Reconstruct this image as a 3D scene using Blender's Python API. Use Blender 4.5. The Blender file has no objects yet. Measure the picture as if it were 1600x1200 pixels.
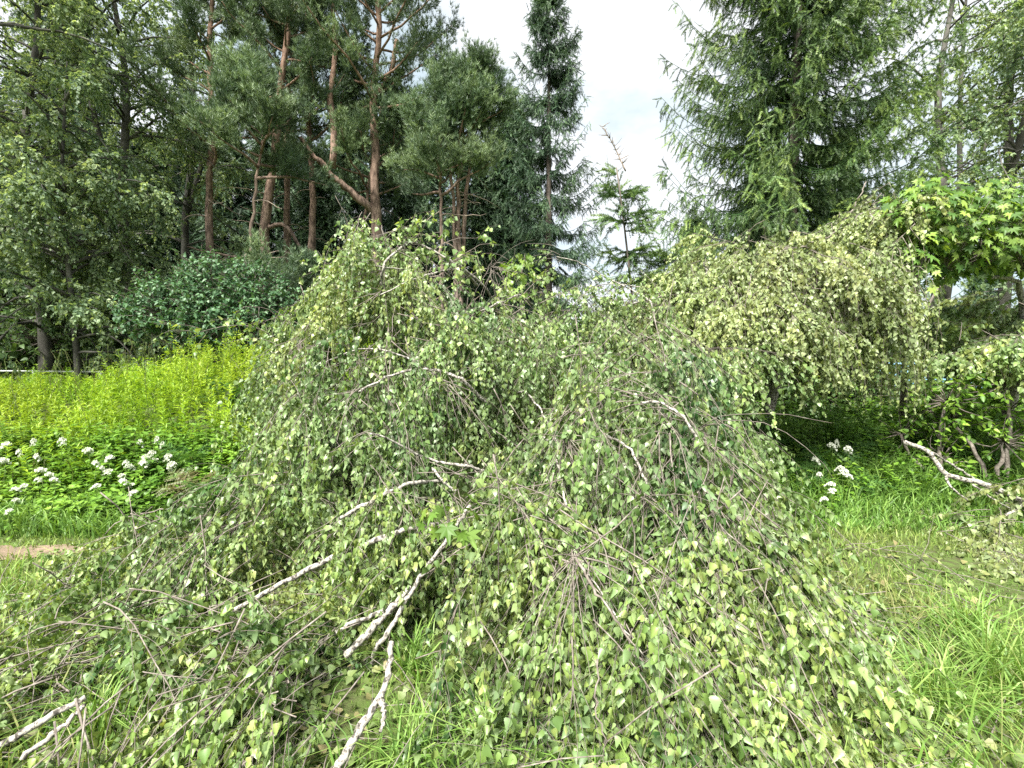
import bpy, math
import numpy as np
from mathutils import Vector

SC = bpy.context.scene
COL = SC.collection
rng = np.random.default_rng(11)

# ------------------------------------------------------------------ camera, sky, sun, exposure
CAM_Z, PITCH, FPX = 1.6, math.radians(3.2), 720.0
cam = bpy.data.cameras.new('camera'); cam.sensor_width = 36.0; cam.lens = 36.0 * FPX / 1600.0
cam.clip_start = 0.05; cam.clip_end = 2000.0
cam_o = bpy.data.objects.new('camera', cam); COL.objects.link(cam_o)
cam_o.location = (0, 0, CAM_Z); cam_o.rotation_euler = (math.pi / 2 - PITCH, 0, 0)
SC.camera = cam_o

SUN_EL, SUN_AZ = math.radians(56), math.radians(205)      # azimuth clockwise from +Y: behind the camera, a little left
world = bpy.data.worlds.new('World'); SC.world = world; world.use_nodes = True
wn = world.node_tree; wn.nodes.clear()
def wnode(t, **k):
    n = wn.nodes.new(t)
    for a, b in k.items(): setattr(n, a, b)
    return n
sky = wnode('ShaderNodeTexSky', sky_type='NISHITA', sun_disc=False)
sky.sun_elevation = SUN_EL; sky.sun_rotation = SUN_AZ
wtc = wnode('ShaderNodeTexCoord')
wmap = wnode('ShaderNodeMapping'); wmap.inputs['Scale'].default_value = (1.0, 1.0, 1.9)
wmap.inputs['Location'].default_value = (0.35, 0.2, 0.1)
wno = wnode('ShaderNodeTexNoise'); wno.inputs['Scale'].default_value = 2.6; wno.inputs['Detail'].default_value = 6; wno.inputs['Roughness'].default_value = .55
wr = wnode('ShaderNodeValToRGB')
wr.color_ramp.elements[0].position = .38; wr.color_ramp.elements[0].color = (1.6, 1.9, 2.0, 1)
wr.color_ramp.elements[1].position = .54; wr.color_ramp.elements[1].color = (2.6, 2.62, 2.6, 1)
wmix = wnode('ShaderNodeMix', data_type='RGBA'); wmix.inputs[0].default_value = .9
wbg = wnode('ShaderNodeBackground'); wbg.inputs['Strength'].default_value = .1
wout = wnode('ShaderNodeOutputWorld')
L = wn.links.new
L(wtc.outputs['Generated'], wmap.inputs[0]); L(wmap.outputs[0], wno.inputs['Vector']); L(wno.outputs[0], wr.inputs[0])
L(sky.outputs[0], wmix.inputs[6]); L(wr.outputs[0], wmix.inputs[7]); L(wmix.outputs[2], wbg.inputs['Color']); L(wbg.outputs[0], wout.inputs[0])

sun = bpy.data.lights.new('sun', 'SUN'); sun.energy = 3.5; sun.angle = math.radians(18); sun.color = (1, .965, .9)
sun_o = bpy.data.objects.new('sun', sun); COL.objects.link(sun_o)
sd = Vector((math.sin(SUN_AZ) * math.cos(SUN_EL), math.cos(SUN_AZ) * math.cos(SUN_EL), math.sin(SUN_EL)))
sun_o.rotation_euler = (-sd).to_track_quat('-Z', 'Y').to_euler()
SC.view_settings.view_transform = 'Standard'; SC.view_settings.look = 'None'
SC.view_settings.exposure = 2.22; SC.view_settings.gamma = 1.0; SC.view_settings.use_curve_mapping = False
cy = SC.cycles
cy.max_bounces = 6; cy.diffuse_bounces = 3; cy.glossy_bounces = 1; cy.transmission_bounces = 4; cy.transparent_max_bounces = 4
cy.use_denoising = False; cy.sample_clamp_indirect = 4

# ------------------------------------------------------------------ maths
def at(u, v, d):
    """world point seen at photo pixel (u, v) when it stands d metres ahead of the viewpoint"""
    a = (np.asarray(u, float) - 800) / FPX; b = -(np.asarray(v, float) - 600) / FPX
    c, s = math.cos(PITCH), math.sin(PITCH)
    y = c + b * s; z = -s + b * c
    d = np.asarray(d, float)
    return np.stack([a / y * d, d + 0 * a, CAM_Z + z / y * d], -1)
def nrm(a): return a / np.maximum(np.linalg.norm(a, axis=-1, keepdims=True), 1e-9)
def sstep(a, b, x):
    t = np.clip((np.asarray(x, float) - a) / (b - a), 0, 1); return t * t * (3 - 2 * t)
def rdir(n): return nrm(rng.normal(size=(n, 3)))
def U(a, b, n=None): return rng.uniform(a, b, n)
_ph = rng.uniform(0, 6.28, (24, 3)); _fr = rng.normal(size=(24, 3))
def noise3(p, f=1.0):
    """cheap smooth noise, about -1..1"""
    p = np.asarray(p, float) * f; s = 0
    for i in range(8): s = s + np.sin(p @ (_fr[i] * 1.6) + _ph[i, 0]) + .5 * np.sin(p @ (_fr[i + 8] * 3.3) + _ph[i, 1])
    return s / 4.0

def terrain(x, y):
    x = np.asarray(x, float); y = np.asarray(y, float)
    lf = (.72 + .5 * sstep(-8.5, -3.4, x)) * sstep(4.3, 8.0, y) * sstep(-.6, -2.6, x)
    rt = .45 * sstep(4.2, 6.5, y) * sstep(.3, 1.8, x)
    md = .5 * sstep(5, 8, y)
    big = np.maximum(np.maximum(lf, rt), md)
    return big + .03 * np.sin(x * 1.7 + .6) * np.sin(y * 1.3) + .012 * np.sin(x * 5.1 + y * 3.7)

# ------------------------------------------------------------------ mesh builder: numpy triangles -> one mesh object
class MB:
    def __init__(s): s.v = []; s.f = []; s.t = []; s.n = 0
    def add(s, v, f, tone):
        v = np.asarray(v, float).reshape(-1, 3); f = np.asarray(f, int).reshape(-1, 3)
        s.v.append(v); s.f.append(f + s.n); s.t.append(np.broadcast_to(np.asarray(tone, float), (len(v),)).copy()); s.n += len(v)
    def inst(s, tmpl, P, R, sc, tone):
        tv, tf = tmpl; n = len(P); k = len(tv)
        if n == 0: return
        sc = np.asarray(sc, float)
        if sc.ndim == 0: sc = np.full((n, 3), float(sc))
        if sc.ndim == 1: sc = np.repeat(sc[:, None], 3, 1)
        lv = tv[None] * sc[:, None, :]
        v = np.einsum('nij,nkj->nki', R, lv) + P[:, None]
        f = tf[None] + (np.arange(n) * k)[:, None, None]
        s.add(v, f, np.repeat(np.broadcast_to(np.asarray(tone, float), (n,)), k))
    def tubes(s, P, r, sides=4, tone=.5):
        P = np.asarray(P, float); n, m, _ = P.shape
        r = np.broadcast_to(np.asarray(r, float), (n, m))
        T = np.gradient(P, axis=1); T = nrm(T)
        h = np.where(np.abs(T[..., 2:3]) > .9, np.array([1., 0, 0]), np.array([0, 0, 1.]))
        A = nrm(np.cross(T, h)); B = np.cross(T, A)
        a = np.arange(sides) * 2 * math.pi / sides
        ring = P[:, :, None] + r[:, :, None, None] * (A[:, :, None] * np.cos(a)[:, None] + B[:, :, None] * np.sin(a)[:, None])
        i, j = np.meshgrid(np.arange(m - 1), np.arange(sides), indexing='ij')
        a0 = i * sides + j; a1 = i * sides + (j + 1) % sides; b0 = a0 + sides; b1 = a1 + sides
        q = np.concatenate([np.stack([a0, a1, b1], -1).reshape(-1, 3), np.stack([a0, b1, b0], -1).reshape(-1, 3)])
        c0 = [[0, k + 1, k] for k in range(1, sides - 1)]; e = (m - 1) * sides
        c1 = [[e, e + k, e + k + 1] for k in range(1, sides - 1)]
        q = np.concatenate([q, np.array(c0 + c1, int).reshape(-1, 3)])
        f = q[None] + (np.arange(n) * m * sides)[:, None, None]
        tone = np.broadcast_to(np.asarray(tone, float), (n,))
        s.add(ring, f, np.repeat(tone, m * sides))
    def build(s, name, mat, parent=None, origin=(0, 0, 0), smooth=True):
        v = np.concatenate(s.v) - np.asarray(origin, float); f = np.concatenate(s.f); t = np.concatenate(s.t)
        me = bpy.data.meshes.new(name)
        me.vertices.add(len(v)); me.vertices.foreach_set('co', v.astype(np.float32).ravel())
        me.loops.add(len(f) * 3); me.loops.foreach_set('vertex_index', f.astype(np.int32).ravel())
        me.polygons.add(len(f)); me.polygons.foreach_set('loop_start', np.arange(0, len(f) * 3, 3, dtype=np.int32))
        me.polygons.foreach_set('use_smooth', np.full(len(f), smooth))
        at_ = me.attributes.new('tone', 'FLOAT', 'POINT'); at_.data.foreach_set('value', t.astype(np.float32))
        me.update(calc_edges=True)
        me.materials.append(mat)
        o = bpy.data.objects.new(name, me); COL.objects.link(o)
        if parent is not None: o.parent = parent
        else: o.location = origin
        return o

def frames(tip, hint):
    Y = nrm(tip); Z = hint - (hint * Y).sum(-1, keepdims=True) * Y; Z = nrm(Z); X = np.cross(Y, Z)
    return np.stack([X, Y, Z], -1)

def tag(o, label=None, cat=None, group=None, kind=None):
    if label: o['label'] = label
    if cat: o['category'] = cat
    if group: o['group'] = group
    if kind: o['kind'] = kind
    return o
def thing(name, label, cat, loc=(0, 0, 0), rz=0, group=None):
    o = bpy.data.objects.new(name, None); COL.objects.link(o); o.empty_display_size = .1
    o.location = loc; o.rotation_euler = (0, 0, rz)
    return tag(o, label, cat, group)
def dup(root, loc, rz=0, sc=1, label=None, group=None, rx=0):
    def cp(o, par):
        c = o.copy(); COL.objects.link(c)
        if par is not None: c.parent = par
        for ch in list(o.children): cp(ch, c)
        return c
    r = cp(root, None); r.location = loc; r.rotation_euler = (rx, 0, rz)
    r.scale = (sc, sc, sc) if np.isscalar(sc) else sc
    if label: r['label'] = label
    if group: r['group'] = group
    return r

# ------------------------------------------------------------------ materials
def newmat(name):
    m = bpy.data.materials.new(name); m.use_nodes = True; nt = m.node_tree; nt.nodes.clear()
    out = nt.nodes.new('ShaderNodeOutputMaterial'); return m, nt, out
def ramp(nt, stops, inp):
    r = nt.nodes.new('ShaderNodeValToRGB'); e = r.color_ramp.elements
    while len(e) < len(stops): e.new(.5)
    for el, (p, c) in zip(e, stops): el.position = p; el.color = (*c, 1)
    nt.links.new(inp, r.inputs[0]); return r.outputs[0]
def mixc(nt, fac, a, b, blend='MIX'):
    m = nt.nodes.new('ShaderNodeMix'); m.data_type = 'RGBA'; m.blend_type = blend
    for i, x in ((0, fac), (6, a), (7, b)):
        if hasattr(x, 'default_value') and not isinstance(x, (int, float, tuple)): nt.links.new(x, m.inputs[i])
        else: m.inputs[i].default_value = x if i == 0 else (*x, 1)
    return m.outputs[2]
def noise(nt, scale, detail=3, rough=.5, coord='Object', stretch=None):
    tc = nt.nodes.new('ShaderNodeTexCoord'); n = nt.nodes.new('ShaderNodeTexNoise')
    n.inputs['Scale'].default_value = scale; n.inputs['Detail'].default_value = detail; n.inputs['Roughness'].default_value = rough
    src = tc.outputs[coord]
    if stretch:
        mp = nt.nodes.new('ShaderNodeMapping'); mp.inputs['Scale'].default_value = stretch; nt.links.new(src, mp.inputs[0]); src = mp.outputs[0]
    nt.links.new(src, n.inputs['Vector']); return n.outputs[0]
def leafmat(name, stops, back=(.2, .27, .14), backfac=.6, trans=.3, rough=.5, spec=.35, var=.35, vscale=1.2, tcol=None):
    m, nt, out = newmat(name)
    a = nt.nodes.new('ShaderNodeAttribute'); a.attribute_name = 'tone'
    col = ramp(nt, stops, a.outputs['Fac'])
    nz = ramp(nt, [(.3, (1 - var,) * 3), (.7, (1 + var * .4,) * 3)], noise(nt, vscale, 2))
    col = mixc(nt, 1.0, col, nz, 'MULTIPLY')
    g = nt.nodes.new('ShaderNodeNewGeometry')
    mm = nt.nodes.new('ShaderNodeMath'); mm.operation = 'MULTIPLY'; mm.inputs[1].default_value = backfac
    nt.links.new(g.outputs['Backfacing'], mm.inputs[0])
    front = mixc(nt, mm.outputs[0], col, back)
    p = nt.nodes.new('ShaderNodeBsdfPrincipled'); p.inputs['Roughness'].default_value = rough
    p.inputs['Specular IOR Level'].default_value = spec
    nt.links.new(front, p.inputs['Base Color'])
    t = nt.nodes.new('ShaderNodeBsdfTranslucent')
    nt.links.new(mixc(nt, 1.0, col, tcol or (1.35, 1.3, .6), 'MULTIPLY'), t.inputs[0])
    mx = nt.nodes.new('ShaderNodeMixShader'); mx.inputs[0].default_value = trans
    nt.links.new(p.outputs[0], mx.inputs[1]); nt.links.new(t.outputs[0], mx.inputs[2]); nt.links.new(mx.outputs[0], out.inputs[0])
    return m
def barkmat(name, stops, scale, stretch=None, rough=.85, bump=.4, detail=5, zgrad=None):
    m, nt, out = newmat(name)
    nz = noise(nt, scale, detail, .6, 'Object', stretch)
    col = ramp(nt, stops, nz)
    if zgrad:   # upper trunk turns this colour: pine bark
        tc = nt.nodes.new('ShaderNodeTexCoord'); sp = nt.nodes.new('ShaderNodeSeparateXYZ'); nt.links.new(tc.outputs['Object'], sp.inputs[0])
        mr = nt.nodes.new('ShaderNodeMapRange'); mr.inputs[1].default_value = zgrad[0]; mr.inputs[2].default_value = zgrad[1]
        nt.links.new(sp.outputs[2], mr.inputs[0]); col2 = ramp(nt, zgrad[2], nz); col = mixc(nt, mr.outputs[0], col, col2)
    p = nt.nodes.new('ShaderNodeBsdfPrincipled'); p.inputs['Roughness'].default_value = rough; p.inputs['Specular IOR Level'].default_value = .2
    nt.links.new(col, p.inputs['Base Color'])
    b = nt.nodes.new('ShaderNodeBump'); b.inputs['Strength'].default_value = bump; b.inputs['Distance'].default_value = .02
    nt.links.new(nz, b.inputs['Height']); nt.links.new(b.outputs[0], p.inputs['Normal']); nt.links.new(p.outputs[0], out.inputs[0])
    return m

M = {}
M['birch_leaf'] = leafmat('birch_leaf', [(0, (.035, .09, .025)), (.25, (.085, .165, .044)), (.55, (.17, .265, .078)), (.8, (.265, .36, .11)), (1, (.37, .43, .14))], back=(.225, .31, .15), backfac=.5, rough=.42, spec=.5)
M['birch_leaf_yellow'] = leafmat('birch_leaf_yellow', [(0, (.075, .12, .035)), (.3, (.16, .215, .065)), (.65, (.245, .305, .1)), (1, (.34, .375, .14))], back=(.29, .36, .19), rough=.45, spec=.45, backfac=.5)
M['birch_leaf_fresh'] = leafmat('birch_leaf_fresh', [(0, (.04, .095, .026)), (.25, (.095, .175, .042)), (.55, (.178, .272, .066)), (.8, (.272, .36, .098)), (1, (.36, .42, .14))], back=(.22, .31, .15), backfac=.5, rough=.42, spec=.5)
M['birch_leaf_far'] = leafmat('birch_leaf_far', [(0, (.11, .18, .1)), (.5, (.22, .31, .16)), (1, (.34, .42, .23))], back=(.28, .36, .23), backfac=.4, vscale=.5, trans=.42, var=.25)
M['lilac_leaf'] = leafmat('lilac_leaf', [(0, (.03, .08, .035)), (.6, (.065, .145, .06)), (1, (.12, .22, .1))], back=(.1, .18, .09), backfac=.4, trans=.2)
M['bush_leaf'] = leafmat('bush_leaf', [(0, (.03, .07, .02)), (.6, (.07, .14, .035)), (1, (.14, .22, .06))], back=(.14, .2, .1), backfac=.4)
M['maple_leaf'] = leafmat('maple_leaf', [(0, (.05, .12, .025)), (.55, (.13, .24, .04)), (1, (.3, .42, .08))], back=(.2, .32, .1), backfac=.4, trans=.38)
M['pine_needle'] = leafmat('pine_needle', [(0, (.055, .1, .055)), (.6, (.125, .19, .095)), (1, (.22, .3, .14))], backfac=0, trans=.15, vscale=.7)
M['spruce_needle'] = leafmat('spruce_needle', [(0, (.024, .055, .03)), (.6, (.05, .1, .048)), (1, (.1, .17, .07))], backfac=0, trans=.12, vscale=.6)
M['spruce_needle_warm'] = leafmat('spruce_needle_warm', [(0, (.025, .06, .018)), (.5, (.06, .115, .03)), (.85, (.125, .2, .045)), (1, (.19, .27, .06))], backfac=0, trans=.15, vscale=.6)
M['weed_leaf'] = leafmat('weed_leaf', [(0, (.07, .16, .015)), (.35, (.165, .3, .022)), (.7, (.29, .43, .035)), (1, (.4, .52, .07))], back=(.22, .36, .06), backfac=.3, trans=.35, vscale=.8)
M['herb_leaf'] = leafmat('herb_leaf', [(0, (.05, .13, .015)), (.5, (.135, .27, .03)), (1, (.27, .42, .06))], back=(.13, .24, .09), backfac=.4, trans=.3, vscale=1)
M['fern_leaf'] = leafmat('fern_leaf', [(0, (.035, .1, .025)), (.6, (.08, .19, .04)), (1, (.16, .28, .06))], back=(.1, .18, .06), backfac=.3)
M['fern_brown'] = leafmat('fern_brown', [(0, (.09, .065, .03)), (.4, (.14, .13, .05)), (1, (.13, .22, .05))], back=(.12, .14, .05), backfac=.3)
M['grass'] = leafmat('grass', [(0, (.06, .14, .025)), (.45, (.15, .28, .05)), (.8, (.28, .41, .1)), (1, (.42, .47, .19))], back=(.15, .27, .06), backfac=.3, trans=.3, spec=.4, var=.25)
M['grass_dry'] = leafmat('grass_dry', [(0, (.1, .2, .035)), (.5, (.2, .29, .06)), (.8, (.3, .33, .11)), (1, (.38, .36, .17))], back=(.2, .24, .08), backfac=.3, trans=.25, var=.3)
M['litter'] = leafmat('litter', [(0, (.09, .13, .04)), (.5, (.16, .21, .065)), (.85, (.23, .24, .09)), (1, (.28, .22, .12))], back=(.3, .32, .18), backfac=.6, trans=.15)
M['petal'] = leafmat('petal', [(0, (.62, .66, .52)), (1, (.82, .83, .76))], backfac=0, trans=.25, var=.1, tcol=(1, 1, .9))
M['twig'] = barkmat('twig', [(.3, (.08, .065, .055)), (.55, (.19, .165, .14)), (.75, (.33, .3, .26))], 30)
M['birch_bark'] = barkmat('birch_bark', [(.38, (.05, .045, .038)), (.45, (.16, .145, .125)), (.5, (.3, .28, .245)), (.7, (.46, .44, .39))], 48, (1, 1, 1), detail=5)
M['birch_bark_far'] = barkmat('birch_bark_far', [(.3, (.03, .028, .025)), (.5, (.09, .085, .075)), (.75, (.22, .21, .19))], 2.2, (1, 1, .6))
M['pine_bark'] = barkmat('pine_bark', [(.36, (.05, .038, .032)), (.5, (.15, .115, .095)), (.66, (.27, .21, .17))], 15, (1, 1, .3), bump=1, zgrad=(3, 8.5, [(.34, (.11, .07, .05)), (.5, (.25, .16, .115)), (.66, (.38, .25, .18))]))
M['spruce_bark'] = barkmat('spruce_bark', [(.3, (.05, .042, .035)), (.7, (.16, .135, .115))], 6, (1, 1, .4))
M['dead_wood'] = barkmat('dead_wood', [(.3, (.14, .11, .09)), (.7, (.34, .28, .22))], 14)
M['stem'] = leafmat('stem', [(0, (.08, .14, .03)), (1, (.2, .28, .08))], backfac=0, trans=.1)
def groundmat(name, c1, c2, c3, s1=.9, s2=14):
    m, nt, out = newmat(name)
    a = ramp(nt, [(.35, c1), (.65, c2)], noise(nt, s1, 5, .6)); b = ramp(nt, [(.42, (0, 0, 0)), (.66, (1, 1, 1))], noise(nt, s2, 6, .65))
    col = mixc(nt, b, a, c3)
    p = nt.nodes.new('ShaderNodeBsdfPrincipled'); p.inputs['Roughness'].default_value = .95; p.inputs['Specular IOR Level'].default_value = .1
    bm = nt.nodes.new('ShaderNodeBump'); bm.inputs['Strength'].default_value = .6; bm.inputs['Distance'].default_value = .04
    nt.links.new(noise(nt, s2 * 2.3, 6, .7), bm.inputs['Height']); nt.links.new(bm.outputs[0], p.inputs['Normal'])
    nt.links.new(col, p.inputs['Base Color']); nt.links.new(p.outputs[0], out.inputs[0]); return m
M['ground'] = groundmat('ground', (.075, .1, .03), (.1, .16, .04), (.06, .055, .03))
M['dirt'] = groundmat('dirt', (.21, .155, .115), (.27, .2, .15), (.13, .11, .065), 1.5, 20)
def paint(name, c, rough=.5):
    m, nt, out = newmat(name); p = nt.nodes.new('ShaderNodeBsdfPrincipled'); p.inputs['Roughness'].default_value = rough
    nt.links.new(ramp(nt, [(.3, tuple(x * .75 for x in c)), (.7, c)], noise(nt, 9, 4)), p.inputs['Base Color']); nt.links.new(p.outputs[0], out.inputs[0]); return m
M['blue_paint'] = paint('blue_paint', (.16, .33, .45)); M['white_paint'] = paint('white_paint', (.6, .62, .6))

# ------------------------------------------------------------------ leaf templates (base at origin, tip +Y, face +Z)
def poly_leaf(xs, ys, fold=.18, curl=.2, pet=.3, twist=0):
    """midrib + half outline mirrored; xs, ys = half-outline from base to just before the tip"""
    n = len(xs)
    v = [(0, 0, 0)] + [(0, ys[i], 0) for i in range(1, n)] + [(0, 1, 0)]
    l0 = len(v); v += [(x, y, 0) for x, y in zip(xs, ys)]; r0 = len(v); v += [(-x, y, 0) for x, y in zip(xs, ys)]
    f = []
    for s0, fl in ((l0, 0), (r0, 1)):
        t = [(0, s0, s0 + 1), (0, s0 + 1, 1)]
        for i in range(1, n - 1): t += [(i, s0 + i, s0 + i + 1), (i, s0 + i + 1, i + 1)]
        t += [(n - 1, s0 + n - 1, n)]
        f += [(a, c, b) if fl else (a, b, c) for a, b, c in t]
    if pet:
        p0 = len(v); v += [(-.02, -pet, 0), (.02, -pet, 0), (0, .03, 0)]; f += [(p0, p0 + 1, p0 + 2)]
    v = np.array(v, float)
    v[:, 2] += fold * np.abs(v[:, 0]) - curl * np.clip(v[:, 1], 0, 2) ** 2 + twist * v[:, 0] * v[:, 1]
    if pet: v[:, 1] += pet
    return v, np.array(f, int)
LEAF_NEAR = [poly_leaf([.18, .36, .35, .42, .36, .38, .28, .29, .19, .19, .1], [.03, .1, .17, .24, .3, .38, .46, .53, .63, .7, .84], fo, cu, .4, tw) for fo, cu, tw in ((.2, .12, .25), (.45, .35, -.4), (-.15, -.2, .5), (.8, .15, .3), (.15, .6, -.3), (1.1, .3, -.5), (.35, -.35, .9))]
LEAF_MID = [poly_leaf([.3, .42, .22], [.05, .25, .64], fo, cu, .35, tw) for fo, cu, tw in ((.2, .12, .2), (.5, .35, -.4), (-.2, -.15, .5), (.1, .5, -.1))]
DIAMOND = (np.array([(0, 0, 0), (.34, .4, .1), (0, 1, -.1), (-.34, .4, .1)], float), np.array([(0, 1, 2), (0, 2, 3)]))
LANCE = (np.array([(0, 0, 0), (.11, .35, .03), (0, 1, -.15), (-.11, .35, .03)], float), np.array([(0, 1, 2), (0, 2, 3)]))
OVATE = [poly_leaf([.22, .34, .2], [.04, .3, .7], fo, cu, .15) for fo, cu in ((.3, .2), (.1, .4))]
def maple_leaf(curl):
    ang = np.radians([-150, -118, -95, -75, -50, -38, -18, -8, 0, 8, 18, 38, 50, 75, 95, 118, 150])
    rad = np.array([.25, .5, .3, .72, .42, .8, .5, .78, 1, .78, .5, .8, .42, .72, .3, .5, .25])
    v = [(0, 0, 0)] + [(r * math.sin(a), r * math.cos(a), -curl * r * r + .12 * abs(math.sin(a * 3))) for a, r in zip(ang, rad)]
    v += [(-.015, -.6, -.1), (.015, -.6, -.1)]
    f = [(0, i + 1, i) for i in range(1, 17)] + [(0, 18, 19)]
    v = np.array(v); v[:, 1] += .6; v[:, :] *= .75
    return v, np.array(f)
MAPLE = [maple_leaf(.2), maple_leaf(.45), maple_leaf(-.1)]

# ------------------------------------------------------------------ growth helpers
def grow(S, D, Ln, m=7, droop=1.0, wig=.12, floor=True, dz=.02):
    """n shoots of m points: start S, heading D, length Ln, bending under their weight"""
    n = len(S); P = np.zeros((n, m, 3)); P[:, 0] = S; d = nrm(D); Ln = np.broadcast_to(np.asarray(Ln, float), (n,)); ds = Ln / (m - 1)
    dr = np.broadcast_to(np.asarray(droop, float), (n,))
    for i in range(1, m):
        d = nrm(d + np.array([0, 0, -1.]) * (dr * ds)[:, None] + rng.normal(size=(n, 3)) * wig)
        q = P[:, i - 1] + d * ds[:, None]
        if floor:
            g = terrain(q[:, 0], q[:, 1]) + dz
            low = q[:, 2] < g; q[:, 2] = np.where(low, g + U(0, .04, n), q[:, 2]); d[:, 2] = np.where(low, np.maximum(d[:, 2], .05), d[:, 2])
        P[:, i] = q
    return P
def along(P, t):
    """points and tangents at parameter t (n,k) on shoots P (n,m,3)"""
    n, m, _ = P.shape; x = np.clip(t, 0, .9999) * (m - 1); i = x.astype(int); fr = (x - i)[..., None]
    r = np.arange(n)[:, None]; a = P[r, i]; b = P[r, i + 1]
    return a + (b - a) * fr, nrm(b - a)
def leaf_out(mb, P, k, size, tmpls, tone=(.2, .9), down=.7, side=.7, tang=.35, up=.6, t0=.1, tip_tone=.15, outward=None, tonebias=None, keep=1.0):
    n = len(P); t = np.sort(U(t0, 1, (n, k)), 1); pos, tan = along(P, t)
    pos = pos.reshape(-1, 3); tan = tan.reshape(-1, 3); N = len(pos); t = t.ravel()
    sd = rdir(N); sd = nrm(sd - (sd * tan).sum(1, keepdims=True) * tan)
    tip = nrm(tan * tang + sd * side + np.array([0, 0, -down]) + rng.normal(size=(N, 3)) * .15)
    hint = np.array([0, 0, up]) + rdir(N) * .8
    if outward is not None: hint = hint + np.repeat(outward, k, 0) * .6
    R = frames(tip, hint)
    sz = (size[0] + (size[1] - size[0]) * U(0, 1, N) ** 1.2) * (1 - .35 * np.maximum(t - .7, 0) / .3)
    tn = U(tone[0], tone[1], N) + tip_tone * t
    if tonebias is not None: tn = tn + np.repeat(tonebias, k)
    tn = np.clip(tn, 0, 1)
    ch = rng.integers(0, len(tmpls), N); kp = rng.random(N) < keep
    sc = np.stack([sz * U(.75, 1.2, N), sz, sz * U(.6, 1.5, N)], 1)
    for c in range(len(tmpls)):
        q = (ch == c) & kp; mb.inst(tmpls[c], pos[q], R[q], sc[q], tn[q])

def limb_path(pts, n=14, jit=.012):
    pts = np.asarray(pts, float); seg = np.r_[0, np.cumsum(np.linalg.norm(np.diff(pts, axis=0), axis=1))]
    s = np.linspace(0, seg[-1], n); q = np.stack([np.interp(s, seg, pts[:, i]) for i in range(3)], 1)
    q[1:-1] = q[1:-1] * .5 + (q[:-2] + q[2:]) * .25; q[1:-1] = q[1:-1] * .5 + (q[:-2] + q[2:]) * .25
    return q + rng.normal(size=q.shape) * jit
def limb(mb, pts, r0, r1, n=14, sides=8, jit=.012, tone=.5):
    q = limb_path(pts, n, jit); r = np.linspace(r0, r1, n) * U(.88, 1.12, n)
    mb.tubes(q[None], r[None], sides, tone); return q
def px(*trip): return np.array([at(u, v, d) for u, v, d in trip])

# ================================================================== SETTING
def sheet(name, xs, ys, zf, mat):
    X, Y = np.meshgrid(xs, ys); Z = zf(X, Y); nx, ny = len(xs), len(ys)
    i, j = np.meshgrid(np.arange(ny - 1), np.arange(nx - 1), indexing='ij'); a = i * nx + j
    f = np.concatenate([np.stack([a, a + 1, a + nx + 1], -1).reshape(-1, 3), np.stack([a, a + nx + 1, a + nx], -1).reshape(-1, 3)])
    mb = MB(); mb.add(np.stack([X, Y, Z], -1), f, .5); return mb.build(name, mat)
gs = np.sinh(np.linspace(-6.2, 6.2, 190)) * .8
tag(sheet('ground', gs, gs + 4, terrain, M['ground']), kind='structure')
# trodden dirt path crossing from the left, in front of the weeds
def path_edge(x): return 3.66 + .10 * np.sin(x * 1.1) + .05 * np.sin(x * 3.3)
pxs = np.linspace(-14, -.6, 150); pv = []
for x in pxs:
    w = (.12 + .05 * math.sin(x * 2.3) + .03 * math.sin(x * 6.1)) * (1 if x < 0 else .6)
    for k in (-1, -.33, .33, 1): pv.append((x, path_edge(x) + k * w + U(-.03, .03), 0))
pv = np.array(pv); pv[:, 2] = terrain(pv[:, 0], pv[:, 1]) + .008
pf = []
for i in range(len(pxs) - 1):
    for k in range(3): a = i * 4 + k; pf += [(a, a + 4, a + 5), (a, a + 5, a + 1)]
mb = MB(); mb.add(pv, pf, .5); tag(mb.build('dirt_path', M['dirt']), kind='structure')

# ---- grass
def blades(mb, X, Y, H, tone, lean=.35, w=.006, z=None, curve=.5):
    n = len(X); a = U(0, 6.283, n); b = U(0, 6.283, n); ln = U(.05, lean, n)
    z = terrain(X, Y) if z is None else z
    base = np.stack([X, Y, z - .01], 1); dr = np.stack([np.cos(a), np.sin(a), 0 * a], 1); sd = np.stack([np.cos(b), np.sin(b), 0 * b], 1) * (w * U(.6, 1.4, n))[:, None]
    up = np.array([0, 0, 1.])
    p1 = base + up * (H * .5)[:, None] + dr * (H * ln * .4)[:, None]
    p2 = base + up * (H * (.82 - .15 * ln))[:, None] + dr * (H * ln * (.8 + curve * .2))[:, None]
    p3 = base + up * (H * (1 - curve * ln))[:, None] + dr * (H * ln * (1.3 + curve))[:, None]
    v = np.stack([base - sd, base + sd, p1 - sd * .9, p1 + sd * .9, p2 - sd * .6, p2 + sd * .6, p3], 1)
    f = np.array([(0, 1, 3), (0, 3, 2), (2, 3, 5), (2, 5, 4), (4, 5, 6)])[None] + (np.arange(n) * 7)[:, None, None]
    mb.add(v, f, np.repeat(np.clip(tone, 0, 1), 7))
def scatter(n, x0, x1, y0, y1, ok=None):
    X = U(x0, x1, n); Y = U(y0, y1, n)
    if ok is not None: q = ok(X, Y); X, Y = X[q], Y[q]
    return X, Y

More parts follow.
